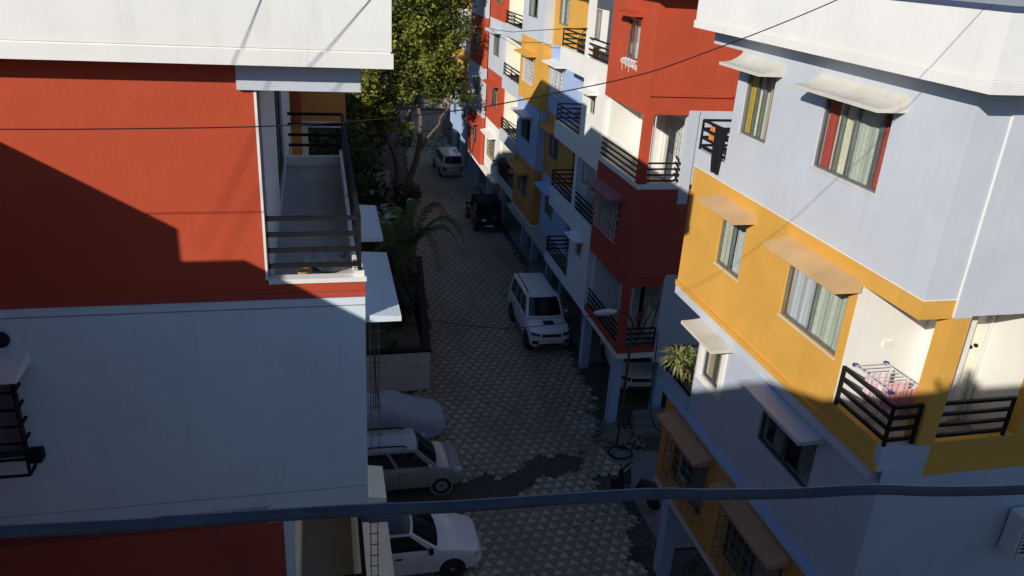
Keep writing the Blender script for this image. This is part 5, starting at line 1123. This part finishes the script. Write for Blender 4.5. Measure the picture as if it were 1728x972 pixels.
hs = thing('hose', 'coiled dark hose lying on the pad', 'hose', (9.1, 20.4, 0)); MB().tube([(9.12+.42*math.cos(a)*(1-.01*a), 20.35+.34*math.sin(a), .03+.004*a) for a in np.linspace(0, 4*PI*.97, 50)], .018, 6).build('coil', M_black, hs, True)
st_ = thing('steps', 'concrete steps beside the stilts of the red corner block', 'steps', (11.0, 22.0, 0))
for k in range(3): bx(st_, 'step', M_conc, 10.0+.1*k, 11.9, 21.2+.35*k, 21.55+.35*k, -.05, .12+.14*k)
# rubble along the torn edge of the street
mb = MB()
def stone(c, r):
    o = len(mb.v); ph = [(0,0,1),(0,0,-1),(1,0,0),(-1,0,0),(0,1,0),(0,-1,0)]
    for d in ph: k = r*random.uniform(.6, 1.2); mb.v.append((c[0]+d[0]*k, c[1]+d[1]*k, c[2]+d[2]*k*.6))
    for f in ((0,2,4),(0,4,3),(0,3,5),(0,5,2),(1,4,2),(1,3,4),(1,5,3),(1,2,5)): mb.f.append(tuple(o+i for i in f))
for k in range(900):
    if random.random() < .55: x, y, r = random.gauss(9.35, .55), random.gauss(21.4, .55), random.uniform(.02, .11)
    elif random.random() < .5: x, y, r = random.uniform(8.1, 8.9), random.uniform(14.5, 20), random.uniform(.01, .05)
    else: x = random.uniform(3.4, 8); y = 18.9+(x-3.4)*.36+random.gauss(0, .4); r = random.uniform(.008, .03)
    stone((x, y, -.03+r*.3), r)
mb.build('rubble', M_conc, None, kind='stuff')['label'] = 'broken stones and rubble along the torn street edge'
mb = MB()
for k in range(500): x, y = random.gauss(9.5, 1.1), random.gauss(66, 3); stone((x, y, 0), random.uniform(.03, .14))
mb.build('rubble', M_soil, None, kind='stuff')['label'] = 'brown earth heap and clods at the far bend'
mb = MB()
for k in range(700):
    if k % 2: y = random.uniform(38, 60); l, r = edges(y); x = l+abs(random.gauss(0, 1.3))
    else: y = random.uniform(14.5, 40); l, r = edges(y); x = r-abs(random.gauss(0, .8))
    a = random.uniform(0, 6.3); q = random.uniform(.03, .08); ca, sa = math.cos(a)*q, math.sin(a)*q
    mb.add([(x-ca, y-sa, .008), (x+sa*.4, y-ca*.4, .016), (x+ca, y+sa, .01), (x-sa*.4, y+ca*.4, .02)], [(0,1,2,3)])
fl = mb.build('fallen_leaves', L_brown, None, kind='stuff'); fl['label'] = 'dry fallen leaves and litter scattered along the street edges'
fl.data.attributes.new('tint', 'FLOAT', 'POINT').data.foreach_set('value', np.repeat(rng.uniform(0, 1, len(fl.data.vertices)//4), 4))
# photographer on the terrace, whose head shadow falls on the orange balcony wall
pm = bpy.data.meshes.new('person'); px, py, pz = -1.13, -.98, 14.13
J = [(0,0,.92,.15),(0,0,1.18,.14),(0,0,1.36,.15),(0,.01,1.47,.065),(0,.02,1.58,.085),(0,.01,1.66,.07),(-.19,0,1.38,.065),(-.24,.10,1.16,.048),(-.18,.30,1.24,.04),(-.14,.37,1.27,.03),(.19,0,1.38,.065),(.26,.12,1.18,.048),(.24,.32,1.28,.04),(.2,.38,1.3,.03),(-.1,0,.86,.10),(-.11,.02,.48,.07),(-.11,0,.08,.05),(-.11,.16,.03,.045),(.1,0,.86,.10),(.11,.02,.48,.07),(.11,0,.08,.05),(.11,.16,.03,.045)]
pm.from_pydata([(px+a, py+b, pz+c) for a, b, c, d in J], [(0,1),(1,2),(2,3),(3,4),(4,5),(2,6),(6,7),(7,8),(8,9),(2,10),(10,11),(11,12),(12,13),(0,14),(14,15),(15,16),(16,17),(0,18),(18,19),(19,20),(20,21)], [])
po = link('person', pm, cloth('dark_clothes', (.06,.07,.10))); tag(po, 'person in dark clothes standing behind the terrace parapet, holding up a phone', 'person')
po.modifiers.new('skin', 'SKIN'); sub = po.modifiers.new('sub', 'SUBSURF'); sub.levels = 2; sub.render_levels = 2
for v, q in zip(pm.skin_vertices[0].data, J): v.radius = (q[3], q[3])
pm.skin_vertices[0].data[0].use_root = True
